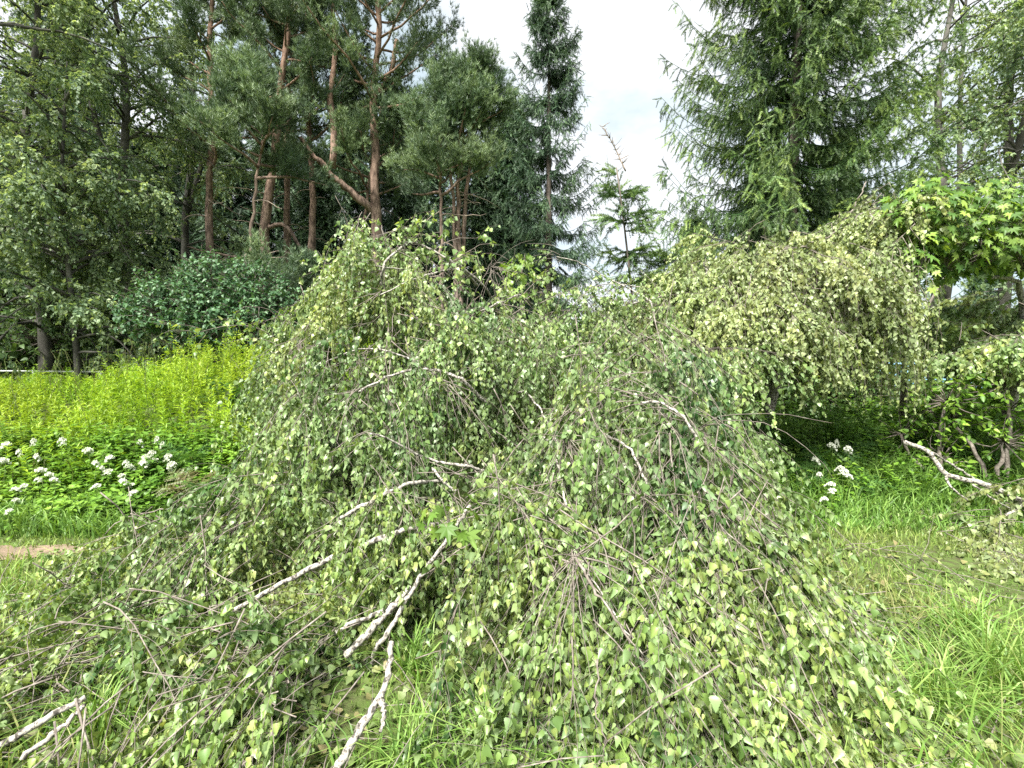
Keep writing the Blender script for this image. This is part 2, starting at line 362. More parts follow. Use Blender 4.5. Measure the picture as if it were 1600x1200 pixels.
# ---- fallen crown envelope ------------------------------------------------------------------
_rx = np.array([-3.1, -2.77, -2.13, -1.53, -1.0, -.52, .35, 1.08, 1.73, 2.2, 2.6])
_rz = np.array([.9, 1.6, 2.08, 2.5, 2.66, 2.46, 2.25, 2.12, 2.25, 2.4, 2.5])
_ry = np.array([4.8, 4.8, 4.8, 4.6, 4.5, 4.7, 5.0, 5.2, 5.2, 5.2, 5.2])
_fx = np.array([-3.1, -2.8, -2.0, -1.2, -.4, .5, 1.0, 1.3, 1.6, 1.8, 2.1, 2.6])
_fy = np.array([4.2, 3.9, 3.0, 2.3, 1.75, 1.5, 1.5, 1.7, 2.1, 2.6, 3.8, 4.6])
def hA(x, y):
    x = np.asarray(x, float); y = np.asarray(y, float)
    zr = np.interp(x, _rx, _rz); yr = np.interp(x, _rx, _ry); yf = np.interp(x, _fx, _fy)
    t = np.clip((y - yf) / (yr - yf), 0, 1); s = .25 * t ** .6 + .75 * t ** 1.05
    z = .12 + (zr - .12) * s
    z = np.where(y > yr, zr - (y - yr) * 1.3, z)
    z = z * sstep(-2.9, -2.42, x) * sstep(2.25, 1.85, x)
    z = z + .66 * np.exp(-(((x - .9) / .55) ** 2 + ((y - 2.8) / .5) ** 2)) * sstep(2.2, 1.8, x)
    z = z - .42 * np.exp(-(((x + .62) / .42) ** 2 + ((y - 2.35) / .45) ** 2))
    z = z - .25 * np.exp(-(((x - .15) / .3) ** 2 + ((y - 3.0) / .4) ** 2))
    z = z + .25 * noise3(np.stack([x, y, 0 * x], -1), 2.1) * sstep(.25, .7, z)
    return np.maximum(z, terrain(x, y))
def gradh(h, x, y, e=.06):
    return np.stack([(h(x + e, y) - h(x - e, y)) / (2 * e), (h(x, y + e) - h(x, y - e)) / (2 * e)], -1)

def plan(pts): return [(tuple(a[:2]), tuple(b_[:2])) for a, b_ in zip(pts[:-1], pts[1:])]
BARE = plan(px((520, 1215, 1.55), (575, 1120, 1.68), (606, 1050, 1.82), (613, 1005, 1.9))) + plan(px((540, 1026, 2.0), (600, 960, 2.1), (660, 895, 2.25), (715, 820, 2.5))) + plan(px((524, 990, 2.1), (600, 955, 2.12))) + plan(px((-40, 1190, 1.6), (135, 1090, 1.78))) + plan(px((380, 945, 2.5), (440, 905, 2.55), (500, 880, 2.65)))
def near_seg(P, segs, rad):
    """which polylines P (n,m,3) pass over one of the ground-plan segments"""
    hit = np.zeros(len(P), bool)
    for a, b_ in segs:
        a = np.array(a); b_ = np.array(b_); v = b_ - a; w = P[:, :, :2] - a; t = np.clip((w @ v) / (v @ v), 0, 1)
        hit |= (np.linalg.norm(w - t[..., None] * v, axis=2) < rad).any(1)
    return hit
def thatch(h, n, x0, x1, y0, y1, ok, leaf, k=14, shoots=16, bl=(.6, 1.1), sl=(.3, .7), size=(.034, .055), tone=(.3, .68), depth=(-.02, .4), tmpls=LEAF_MID, seedtone=.2, droop=3.0, twigmb=None, spread=1.15, hang=1.0, proud=.15, avoid=None):
    """boughs lying on an envelope z = h(x, y): each a thin branch running downhill with hanging leafy shoots"""
    X, Y = scatter(n * 6, x0, x1, y0, y1, ok); X, Y = X[:n], Y[:n]; n = len(X)
    g = gradh(h, X, Y); gl = np.linalg.norm(g, axis=1, keepdims=True)
    dn = -g / np.maximum(gl, .25)
    dirs = np.concatenate([dn, -np.minimum(gl, 1.2) * .75], 1) + rng.normal(size=(n, 3)) * np.array([spread, spread, .3]) * .55
    dirs[:, 2] += .15
    clump = noise3(np.stack([X, Y, 0 * X], 1), 2.0)
    dep = U(depth[0], depth[1], n) ** 1.0 + np.clip(-clump, 0, 1) * .12
    dep = np.where(rng.random(n) < proud, -U(.03, .2, n), dep)
    S = np.stack([X, Y, np.maximum(h(X, Y) - dep, terrain(X, Y) + .03)], 1)
    bl_ = U(bl[0], bl[1], n); S = S - nrm(dirs) * (bl_ * .35)[:, None]
    S[:, 2] = np.maximum(S[:, 2], terrain(S[:, 0], S[:, 1]) + .03)
    B = grow(S, dirs, bl_, 8, .8, .1)
    if avoid is not None: q = ~near_seg(B, avoid, .1); B = B[q]; n = len(B); X, Y, clump = X[q], Y[q], clump[q]
    twigmb.tubes(B, np.linspace(.0036, .0012, 8)[None] * U(.6, 1.3, n)[:, None], 4, .4)
    t = U(.15, 1, (n, shoots)); p, tn = along(B, t); p = p.reshape(-1, 3); tn = tn.reshape(-1, 3); N = len(p)
    sd = rdir(N); sd[:, 2] *= .5
    D = nrm(tn * .8 + sd * .75 + np.array([0, 0, .05]))
    Sh = grow(p, D, U(sl[0], sl[1], N), 7, droop, .1)
    tb = np.repeat(rng.normal(size=n) * seedtone + .12 * clump, shoots)
    if avoid is not None: q = ~near_seg(Sh, avoid, .085) | (rng.random(N) < .08); Sh = Sh[q]; tb = tb[q]
    twigmb.tubes(Sh, np.linspace(.0012, .0005, 7)[None], 3, .5)
    leaf_out(leaf, Sh, k, size, tmpls, tone, down=hang, side=.55, tang=.45, up=.25, tonebias=tb)
    return B

# ================================================================== FALLEN BIRCH: main crown
root = thing('fallen_birch', 'big uprooted birch crown heaped in the middle with drooping leafy twigs and white limbs', 'fallen tree', (0, 3.5, 0))
O = (0, 3.5, 0)
lf, tw = MB(), MB()
okA = lambda X, Y: (rng.random(len(X)) > .72 * np.exp(-(((X + .6) / .5) ** 2 + ((Y - 2.35) / .55) ** 2))) & (rng.random(len(X)) < .7 + 1.0 * noise3(np.stack([X, Y, 0 * X], 1), 2.6)) & (hA(X, Y) > terrain(X, Y) + .12) & (Y > np.interp(X, _fx, _fy) + .75)
thatch(hA, 380, -2.95, 2.25, 1.8, 5.6, okA, lf, avoid=BARE, proud=.34, k=22, size=(.028, .047), shoots=17, sl=(.35, .8), twigmb=tw, droop=3.6)
# inner layer: interior leaves, inner shade painted in as darker tone, and dead twigs
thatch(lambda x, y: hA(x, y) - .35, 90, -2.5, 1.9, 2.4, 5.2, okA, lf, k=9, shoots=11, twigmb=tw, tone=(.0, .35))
# sprays standing clear of the ridge
xs = U(-2.6, 1.9, 46); S = np.stack([xs, np.interp(xs, _rx, _ry) + U(-.3, .3, 46), np.interp(xs, _rx, _rz) - .1], 1)
B = grow(S, np.stack([U(-.8, .8, 46), U(-.6, .3, 46), U(.4, 1.1, 46)], 1), U(.35, .75, 46), 8, 2.2, .14)
tw.tubes(B, np.linspace(.005, .0015, 8)[None], 4, .4)
p, tn = along(B, U(.2, 1, (46, 5))); Sh = grow(p.reshape(-1, 3), tn.reshape(-1, 3) * .5 + rdir(230) * .8, U(.15, .45, 230), 6, 3, .1)
tw.tubes(Sh, np.linspace(.002, .0009, 6)[None], 3, .5); leaf_out(lf, Sh, 8, (.038, .06), LEAF_MID, (.25, .85))
# bare twig fans hanging through the leaves
def fan(mb, c, n, spread, ln, d0, droop=1.5):
    S = np.repeat(np.asarray(c, float)[None], n, 0) + rng.normal(size=(n, 3)) * .03
    Fn = grow(S, np.asarray(d0, float)[None] + rng.normal(size=(n, 3)) * spread, U(ln * .5, ln, n), 9, droop, .1)
    mb.tubes(Fn, np.linspace(.0028, .0007, 9)[None], 4, U(.3, .7, n)); return Fn
for c, n, ln in ((at(1090, 680, 2.75), 26, .9), (at(1010, 780, 2.4), 22, .6), (at(880, 690, 2.75), 26, .6), (at(905, 870, 2.0), 18, .7), (at(900, 640, 2.9), 14, .5),
                 (at(560, 560, 3.9), 30, .8), (at(470, 540, 4.3), 30, .7), (at(620, 390, 4.5), 16, .5), (at(770, 420, 4.6), 24, .6), (at(1035, 620, 2.9), 18, .8), (at(700, 600, 3.4), 16, .6)):
    fan(tw, c, n, .45, ln, (U(-.3, .3), -.35, -.25))
FRONT = 3
limbsA = [
    (px((590, 1010, 2.2), (612, 985, 2.15), (640, 925, 2.2), (662, 893, 2.28), (700, 842, 2.5), (720, 812, 2.7), (735, 790, 2.95)), .017, .012),
    (px((540, 1026, 2.05), (577, 985, 2.12), (612, 950, 2.18), (642, 918, 2.24)), .021, .022),
    (px((524, 990, 2.2), (540, 975, 2.2), (560, 968, 2.18), (592, 962, 2.16), (600, 952, 2.18)), .011, .014),
    (px((336, 968, 2.5), (378, 948, 2.55), (430, 915, 2.65), (500, 880, 2.8), (560, 850, 2.95), (640, 825, 3.1)), .015, .021),
    (px((530, 810, 3.0), (575, 785, 3.05), (605, 770, 3.1), (640, 755, 3.2)), .014, .017),
    (px((578, 678, 3.0), (594, 672, 3.0), (606, 689, 2.98), (628, 693, 2.97), (655, 713, 2.95), (685, 728, 2.95), (735, 728, 3.0)), .006, .016),
    (px((676, 732, 2.9), (690, 752, 2.85), (712, 768, 2.85)), .012, .009),
    (px((560, 612, 3.6), (600, 586, 3.55), (655, 571, 3.5), (690, 577, 3.5), (722, 592, 3.55)), .009, .016),
    (px((655, 571, 3.5), (662, 588, 3.45), (668, 604, 3.42)), .011, .007),
    (px((480, 585, 4.0), (520, 556, 3.9), (560, 540, 3.85), (600, 541, 3.8), (655, 566, 3.6)), .005, .011),
    (px((598, 412, 4.4), (620, 391, 4.4), (638, 377, 4.4)), .016, .011),
    (px((650, 379, 4.35), (690, 396, 4.35), (722, 416, 4.4), (760, 450, 4.5)), .012, .018),
    (px((595, 461, 4.2), (640, 436, 4.25), (680, 425, 4.3), (720, 418, 4.4)), .007, .017),
    (px((588, 416, 4.3), (625, 420, 4.3), (665, 427, 4.3)), .006, .011),
    (px((750, 487, 4.2), (788, 471, 4.2), (812, 459, 4.3)), .009, .012),
    (px((1000, 629, 2.95), (1033, 621, 2.9), (1050, 636, 2.85), (1074, 655, 2.8), (1090, 684, 2.75)), .008, .013),
    (px((450, 1050, 2.1), (468, 1024, 2.12), (482, 1014, 2.13), (498, 1004, 2.15)), .006, .01),
    (px((985, 700, 2.7), (1000, 725, 2.6), (1012, 760, 2.5)), .01, .008),
    (px((860, 690, 2.8), (880, 735, 2.7), (884, 790, 2.55)), .011, .007),
    (px((930, 910, 1.9), (960, 960, 1.8), (1010, 1030, 1.72)), .005, .003),
    (px((870, 400, 5.2), (905, 397, 5.2), (940, 440, 5.3), (985, 447, 5.3), (1020, 470, 5.3)), .006, .012),
    (px((940, 445, 5.3), (990, 440, 5.3), (1010, 452, 5.35)), .006, .012),
    (px((985, 475, 5.3), (1035, 462, 5.3), (1070, 455, 5.35)), .008, .016),
    (px((820, 610, 3.6), (850, 640, 3.45), (870, 690, 3.2)), .009, .006),
]
def on_heap(pts, lift):
    """slide each joint of a limb along its sight line until it rests in the outer leaves of the heap"""
    e = np.array([0, 0, CAM_Z]); q = np.array(pts, float)
    for i, p in enumerate(q):
        k = np.linspace(.55, 1.35, 120); w = e + (p - e) * k[:, None]; hit = np.nonzero(w[:, 2] < hA(w[:, 0], w[:, 1]) + .03)[0]
        kk = k[hit[0]] if len(hit) else 1.0
        q[i] = e + (p - e) * (np.clip(kk, .75, 1.2) + lift)
    q[1:-1] = q[1:-1] * .5 + .25 * (q[:-2] + q[2:]); return q
for il, (pts, r0, r1) in enumerate(limbsA):
    pts = pts if False else on_heap(pts, -.03 if il < FRONT else -.006)
    thick, thin = (-1, 0) if r1 >= r0 else (0, -1)
    e1 = pts[thick] + nrm(pts[thick] - pts[thick + (-1 if thick else 1)]) * .22 + np.array([0, .3, -.16])
    if il not in (1, 6): pts = np.concatenate([pts, e1[None]]) if thick else np.concatenate([e1[None], pts])
    if il not in (1, 3):
        dt = nrm(pts[thin] - pts[thin + (1 if thin == 0 else -1)]); Fn = fan(tw, pts[thin], 6, .35, .42, dt, 1.8); Fn = np.concatenate([Fn, fan(tw, pts[len(pts) // 2], 4, .6, .35, dt, 2.2)])
        leaf_out(lf, Fn, 9, (.026, .046), LEAF_MID, (.3, .75), down=1, side=.55, up=.25, t0=.35)
    b = MB(); limb(b, pts, r0 * .85, r1 * .85, 5 + 4 * len(pts), 8, .0035); b.build('limb', M['birch_bark'], root, O)
lf.build('foliage', M['birch_leaf'], root, O); tw.build('twigs', M['twig'], root, O)
b = MB(); limb(b, [(.0, 3.4, .4), (.2, 3.8, .6), (.5, 4.6, .75), (1.2, 6.2, .8), (1.7, 7.5, .75)], .09, .15, 16, 10, .02); b.build('trunk', M['birch_bark'], root, O)

# ================================================================== boughs lying round the crown
def bough(label, h, n, box, ok, limbs, leafmat_='birch_leaf', origin=(0, 2, 0), near=True, **kw):
    r = thing('birch_bough', label, 'fallen bough', origin, group='birch boughs spilled round the fallen crown')
    lf, tw = MB(), MB()
    thatch(h, n, *box, ok, lf, twigmb=tw, avoid=BARE, tmpls=LEAF_NEAR if near else LEAF_MID, **kw)
    lf.build('foliage', M[leafmat_], r, origin); tw.build('twigs', M['twig'], r, origin)
    for pts, r0, r1 in limbs:
        b = MB(); limb(b, pts, r0, r1, 5 + 3 * len(pts), 8, .005); b.build('limb', M['twig' if r1 < .008 else 'birch_bark'], r, origin)
    return r
def clear(X, Y):
    d = np.full(np.shape(X), 9.0)
    for a, b_ in (((-.5, 1.5), (-.48, 1.95)), ((-.62, 1.95), (-.3, 2.4)), ((-.3, 2.4), (-.2, 2.7))):
        a = np.array(a); b_ = np.array(b_); v = b_ - a; t = np.clip(((X - a[0]) * v[0] + (Y - a[1]) * v[1]) / (v @ v), 0, 1)
        d = np.minimum(d, np.hypot(X - a[0] - t * v[0], Y - a[1] - t * v[1]))
    return rng.random(np.shape(X)) < sstep(.08, .3, d) + .05
footx = lambda X: np.interp(X, _fx, _fy)
bough('leafy birch bough hanging down to the grass at the bottom centre', hA, 260, (-.9, 1.4, 1.35, 2.9), lambda X, Y: (Y < footx(X) + .95) & (Y > footx(X) - .25) & (X < .6 * Y + .15) & clear(X, Y),
      [(px((900, 870, 1.95), (925, 915, 1.85), (962, 965, 1.75), (1005, 1035, 1.68)), .007, .003), (px((935, 1030, 1.6), (932, 1100, 1.52), (948, 1180, 1.45)), .004, .002)],
      leafmat_='birch_leaf_fresh', origin=(.3, 1.8, 0), k=26, shoots=15, sl=(.3, .6), seedtone=.17, size=(.022, .05), depth=(-.05, .3), tone=(.3, .72), droop=2.6)
hR = lambda x, y: np.maximum(.2 * np.exp(-(((x - 1.55) / .6) ** 2 + ((y - 2.0) / .8) ** 2)) + .16 * np.exp(-(((x - 2.1) / .7) ** 2 + ((y - 2.6) / .5) ** 2)), terrain(x, y) + .03)
bough('low wilting birch bough flopped on the grass right of the heap', hR, 120, (.95, 2.9, 1.25, 3.4), lambda X, Y: (hR(X, Y) > .07) & (Y > 1.75) & (X < .68 * Y + .1), [],
      origin=(1.5, 2.2, 0), k=16, shoots=14, sl=(.2, .45), size=(.024, .05), tone=(.25, .65), seedtone=.14, depth=(0, .2))
hL = lambda x, y: np.maximum(.7 * np.exp(-(((x + 1.9) / .95) ** 2 + ((y - 3.15) / .55) ** 2)) + .3 * np.exp(-(((x + 1.3) / .7) ** 2 + ((y - 2.3) / .6) ** 2)), terrain(x, y) + .02)
bough('broad leafy birch bough sprawled low on the left beside the path', hL, 215, (-3.3, -.6, 1.7, 4.0), lambda X, Y: (hL(X, Y) > .13) & clear(X, Y),
      [(px((165, 835, 3.4), (185, 812, 3.45), (250, 797, 3.5), (290, 788, 3.5), (345, 800, 3.5)), .004, .0065), (px((270, 790, 3.5), (320, 795, 3.45), (380, 830, 3.3)), .005, .007),
       (px((60, 922, 3.0), (95, 908, 3.05), (130, 896, 3.1)), .012, .014)],
      origin=(-1.9, 2.8, 0), k=23, shoots=15, sl=(.25, .55), size=(.024, .048), depth=(-.02, .3), tone=(.28, .7))
hN = lambda x, y: np.maximum(.36 * np.exp(-(((x + .85) / .6) ** 2 + ((y - 1.75) / .4) ** 2)) + .26 * np.exp(-(((x + 1.9) / .8) ** 2 + ((y - 2.1) / .5) ** 2)), terrain(x, y) + .02)
bough('flattened birch bough tangled with grass at the bottom left corner', hN, 360, (-2.6, -.25, 1.25, 2.7), lambda X, Y: (hN(X, Y) > .05) & clear(X, Y),
      [(px((445, 1085, 1.9), (420, 1120, 1.8), (370, 1160, 1.7)), .005, .007)],
      origin=(-1.3, 1.9, 0), k=22, shoots=15, sl=(.2, .45), size=(.022, .048), depth=(-.02, .22), tone=(.35, .78), leafmat_='birch_leaf_fresh')

# loose white limbs lying in the foreground
def loose(name, label, cat, segs, mat='birch_bark', org=None, group=None):
    org = np.asarray(segs[0][0][0]) if org is None else org; org = (float(org[0]), float(org[1]), 0.0)
    r = thing(name, label, cat, org, group=group)
    for i, (pts, r0, r1) in enumerate(segs):
        b = MB(); limb(b, pts, r0, r1, 6 + 3 * len(pts), 9, .004); b.build('stem' if i == 0 else 'side_branch', M[mat], r, org)
    return r
loose('broken_branch', 'white birch branch lying in grass at the bottom, left of centre', 'branch', [(px((520, 1215, 1.55), (548, 1165, 1.6), (575, 1120, 1.68), (598, 1088, 1.75), (606, 1050, 1.82), (613, 1005, 1.9)), .017, .011), (px((597, 1088, 1.74), (601, 1115, 1.7), (598, 1140, 1.66)), .01, .007)])
loose('broken_branch', 'pale straight pole half buried in leaves in the bottom left corner', 'branch', [(px((-40, 1190, 1.6), (60, 1130, 1.68), (135, 1090, 1.78)), .014, .011), (px((35, 1185, 1.58), (85, 1145, 1.64), (135, 1100, 1.72)), .01, .008)])
loose('broken_branch', 'white forked branch lying bare on the undergrowth by the right edge', 'branch',
      [(px((1412, 690, 4.6), (1450, 703, 4.55), (1462, 722, 4.5), (1480, 744, 4.45), (1525, 752, 4.4), (1560, 765, 4.4), (1610, 790, 4.35)), .022, .028),
       (px((1456, 707, 4.55), (1490, 728, 4.6), (1530, 752, 4.6), (1565, 775, 4.55)), .011, .013), (px((1478, 744, 4.45), (1484, 760, 4.35), (1512, 782, 4.3)), .012, .006),
       (px((1520, 757, 4.4), (1550, 778, 4.3), (1578, 795, 4.25)), .009, .005), (px((1560, 810, 4.2), (1600, 790, 4.25), (1640, 760, 4.3)), .01, .014)])

# ================================================================== bent birch arching over on the right
_bx = np.array([1.0, 1.5, 1.9, 2.3, 2.74, 3.54, 3.85, 4.15, 4.9])
_bz = np.array([1.85, 2.15, 2.5, 2.78, 2.88, 2.85, 3.25, 3.6, 3.4])
def hB(x, y):
    zr = np.interp(x, _bx, _bz) + .16 * noise3(np.stack([x, y, 0 * x], -1), 2.3); return zr - np.where(y < 5.3, 1.0 * np.maximum(5.1 - y, 0) ** 1.5, 1.1 * (y - 5.3) ** 1.4) - .5 * sstep(4.1, 4.5, x)
root = thing('bent_birch', 'yellowing birch bent over into a drooping arch right of centre', 'bent tree', (3.2, 5.6, 0)); O = (3.2, 5.6, 0)
lf, tw = MB(), MB()
okB = lambda X, Y: (X > 1.15) & (X < .845 * Y - .05)
thatch(hB, 260, 1.1, 4.3, 4.4, 6.1, okB, lf, k=21, shoots=17, bl=(.4, .7), sl=(.25, .55), size=(.032, .052), tone=(.28, .7), depth=(-.05, .45), twigmb=tw, droop=3.2)
# long hanging curtains along the front
n = 950; xs = U(1.3, 4.15, n); ys = U(4.25, 5.0, n); S = np.stack([xs, ys, hB(xs, ys) - U(.1, .5, n)], 1)
q = (noise3(np.stack([xs, ys, 0 * xs], 1), 2.2) > -.35) & (xs < .85 * ys); S = S[q]; n = len(S)
zmin = np.interp(S[:, 0], [1.6, 2.05, 2.35, 2.7, 3.0, 3.4, 4.2], [1.15, .95, 1.55, 1.42, 1.12, 1.0, .92])
Ln = np.clip(S[:, 2] - zmin, .3, 1.9) * U(.6, 1.0, n)
Cu = grow(S, np.stack([U(-.4, .4, n), U(-.7, .1, n), U(-.4, .3, n)], 1), Ln, 9, 6, .08)
tw.tubes(Cu, np.linspace(.0028, .001, 9)[None], 3, .5)
leaf_out(lf, Cu, 32, (.03, .05), LEAF_MID, (.2, .68), down=1.0, side=.55, up=.25, tonebias=rng.normal(size=n) * .15)
lf.build('foliage', M['birch_leaf_yellow'], root, O); tw.build('twigs', M['twig'], root, O)
for pts, r0, r1 in [([(3.4, 6.2, .3), (3.5, 6.1, 1.3), (3.6, 5.9, 2.1), (3.3, 5.6, 2.5), (2.7, 5.3, 2.35), (2.1, 5.2, 1.95), (1.6, 5.1, 1.6)], .07, .015),
                    ([(3.6, 5.9, 2.2), (3.8, 5.6, 2.9), (4.0, 5.3, 3.3), (4.1, 5.2, 3.0)], .04, .012), (px((1265, 380, 5.0), (1300, 368, 5.0), (1330, 330, 5.0), (1348, 300, 5.0), (1352, 285, 5.1)), .009, .005),
                    (px((1100, 450, 5.0), (1105, 425, 5.0), (1098, 410, 5.0)), .014, .01), (px((1200, 392, 5.0), (1262, 385, 5.0), (1280, 400, 4.95)), .008, .012)]:
    b = MB(); limb(b, pts, r0, r1, 8 + 3 * len(pts), 8, .006); b.build('limb', M['twig' if r0 < .012 else 'birch_bark'], root, O)

# hanging birch bough at far right edge
root = thing('bent_birch', 'pale green birch bough hanging down at the right edge beneath the maple', 'bent tree', (5.6, 5.2, 0)); O = (5.6, 5.2, 0)
lf, tw = MB(), MB()
hF = lambda x, y: 2.1 + .15 * np.sin(x * 2) + .25 * sstep(4.6, 5.8, x) - .4 * np.maximum(4.9 - y, 0)
thatch(hF, 75, 4.75, 6.6, 4.6, 6.2, lambda X, Y: X > .93 * Y, lf, k=15, shoots=15, bl=(.4, .8), sl=(.25, .55), size=(.042, .062), tone=(.32, .75), depth=(0, .55), twigmb=tw, droop=4)
lf.build('foliage', M['birch_leaf'], root, O); tw.build('twigs', M['twig'], root, O)
b = MB(); limb(b, [(6.4, 6.0, .3), (6.3, 5.7, 1.6), (5.8, 5.3, 2.5), (5.1, 5.1, 2.5)], .06, .015, 20, 8, .01); b.build('limb', M['birch_bark'], root, O)
# low brush heap under the white forked branch
hQ = lambda x, y: np.maximum(.4 * np.exp(-(((x - 4.7) / .75) ** 2 + ((y - 4.1) / .45) ** 2)), terrain(x, y) + .02)
bough('brush heap of wilted birch twigs by the right edge below the bare forked branch', hQ, 55, (3.7, 5.8, 3.4, 4.8), lambda X, Y: hQ(X, Y) > terrain(X, Y) + .06, [],
      'birch_leaf_yellow', (4.7, 4.1, 0), near=False, k=13, shoots=13, sl=(.2, .45), size=(.04, .06), tone=(.2, .7), depth=(0, .3))

# ================================================================== maple
def maple(label, stems, nlv, leafsize, org, spreadr, tone=(.3, .9)):
    r = thing('maple_sapling', label, 'maple', org); lf, tw = MB(), MB()
    for pts, r0, r1 in stems: limb(tw, pts, r0, r1, 14, 6, .008)
    for (c, rad, n) in nlv:
        c = np.asarray(c, float); d = rdir(n); p = c + d * (np.asarray(rad) * U(.45, 1.05, n)[:, None])
        tip = nrm(d * np.array([1, 1, .2]) + np.array([0, 0, -.95]) + rdir(n) * .45); R = frames(tip, np.array([0, -.3, .7]) + d * .5 + rdir(n) * .6)
        sz = U(*leafsize, n); ch = rng.integers(0, 3, n); tn = U(*tone, n)
        for k in range(3): q = ch == k; lf.inst(MAPLE[k], p[q], R[q], sz[q], tn[q])
        st = np.stack([np.repeat(c[None] - [0, 0, rad[2] * .9], n // 4, 0), p[:n // 4]], 1); st = st[:, :1] + (st[:, 1:] - st[:, :1]) * np.linspace(0, 1, 5)[None, :, None]
        tw.tubes(st, np.linspace(.004, .0015, 5)[None], 4, .5)
    lf.build('crown', M['maple_leaf'], r, org); tw.build('stem', M['twig'], r, org)
maple('bright green maple with large lobed leaves at the right above the drooping birch', [([(5.2, 6.1, .4), (5.1, 6.0, 1.8), (4.95, 5.8, 3.2)], .04, .015), ([(5.1, 6.0, 1.8), (5.7, 5.9, 3.0)], .025, .01), ([(5.1, 6.0, 1.6), (4.8, 5.7, 2.6)], .02, .01)],
      [((4.25, 4.85, 3.12), (.28, .35, .35), 280), ((4.55, 4.9, 2.95), (.35, .4, .5), 480), ((5.0, 5.0, 3.0), (.45, .5, .5), 520), ((5.6, 5.1, 3.0), (.5, .5, .5), 420), ((6.1, 5.2, 2.95), (.5, .5, .5), 120), ((4.1, 4.75, 2.62), (.18, .25, .4), 80)], (.08, .13), (5.2, 6.1, .4), .5, (.05, 1))
maple('small maple shoot with light green lobed leaves on top of the heap', [([(.15, 5.5, .4), (.13, 5.5, 1.8), (.1, 5.4, 2.75)], .012, .004)],
      [((.1, 5.4, 2.72), (.16, .16, .2), 26), ((.12, 5.4, 2.5), (.2, .2, .2), 22)], (.1, .15), (.15, 5.5, .4), .3, (.5, 1))
maple('maple sprig with drooping lobed leaves caught among the limbs in front', [(px((690, 880, 2.05), (700, 830, 2.05), (705, 785, 2.08)), .004, .002)],
      [(at(705, 800, 2.03), (.14, .1, .1), 12)], (.075, .115), (float(at(690, 880, 2.05)[0]), 2.05, 0), .3, (.4, .8))

# ================================================================== grass, litter, weeds
offcrown = lambda X, Y: (hA(X, Y) < terrain(X, Y) + .25)
notpath = lambda X, Y: np.abs(Y - path_edge(X)) > np.where(X < 0, .1 * rng.random(len(X)) ** .5, .07 * (noise3(np.stack([X, Y, 0 * X], 1), 2) + 1))
mb = MB()
X, Y = scatter(80000, -7, 7, 1.0, 4.3, lambda X, Y: notpath(X, Y) & offcrown(X, Y) & ((Y > 1.05)))
nz = noise3(np.stack([X, Y, 0 * X], 1), 1.4)
blades(mb, X, Y, U(.03, .09, len(X)) * (1 + .4 * nz), .2 + .3 * nz + U(0, .45, len(X)), .6, .0035)
tag(mb.build('short_grass', M['grass_dry']), kind='stuff')
mb = MB()
X, Y = scatter(4800, -4.5, 5, 1.15, 3.4, lambda X, Y: offcrown(X, Y) & (noise3(np.stack([X, Y, 0 * X], 1), 1.1) > -.1) & ~((X > 1.2) & (Y > 2.5)))
blades(mb, X, Y, U(.1, .26, len(X)), U(.1, .9, len(X)), .8, .004)
X, Y = scatter(16000, 1.7, 6.5, 4.1, 6.2, lambda X, Y: offcrown(X, Y)); H = U(.15, .5, len(X)) * (.35 + .65 * sstep(4.1, 4.8, Y))
blades(mb, X, Y, H, U(.05, .7, len(X)), .7, .006)
X, Y = scatter(9000, -7, -1.9, 4.0, 4.7, None); blades(mb, X, Y, U(.1, .3, len(X)), U(.05, .7, len(X)), .7, .006)
tag(mb.build('long_grass', M['grass']), kind='stuff')
mb = MB()
X, Y = scatter(1500, 1.2, 5.5, 1.3, 3.5, lambda X, Y: offcrown(X, Y) & (noise3(np.stack([X, Y, 0 * X], 1), 1.5) > -.1)); H = U(.15, .42, len(X))
blades(mb, X, Y, H, U(.5, 1, len(X)), .7, .0022)
X2, Y2 = scatter(900, -3.8, -1, 1.3, 3.4, None); blades(mb, X2, Y2, U(.15, .35, len(X2)), U(.3, 1, len(X2)), .7, .0025)
tag(mb.build('dry_grass_stalks', M['grass_dry']), kind='stuff')
# fallen leaves and twig scraps
mb = MB(); X, Y = scatter(8500, -3.8, 5.2, 1.2, 3.8, lambda X, Y: offcrown(X, Y) & (rng.random(len(X)) < np.exp(-np.maximum(np.abs(X) - 1.4, 0) * .9)))
P = np.stack([X, Y, terrain(X, Y) + U(.02, .07, len(X))], 1); R = frames(rdir(len(X)) * [1, 1, .3], np.array([0, 0, 1.]) + rdir(len(X)) * .6)
for k in range(4): q = np.arange(len(X)) % 4 == k; mb.inst(LEAF_MID[k], P[q], R[q], U(.03, .055, q.sum()), U(0, 1, q.sum()))
tag(mb.build('leaf_litter', M['litter']), kind='stuff')
mb = MB(); X, Y = scatter(420, -3.4, 3.2, 1.3, 3.7, offcrown); P0 = np.stack([X, Y, terrain(X, Y) + .04], 1)
mb.tubes(grow(P0, rdir(len(X)) * [1, 1, .15], U(.15, .6, len(X)), 6, .3, .12), np.linspace(.0035, .001, 6)[None], 4, U(.2, .9, len(X)))
tag(mb.build('twig_litter', M['twig']), kind='stuff')

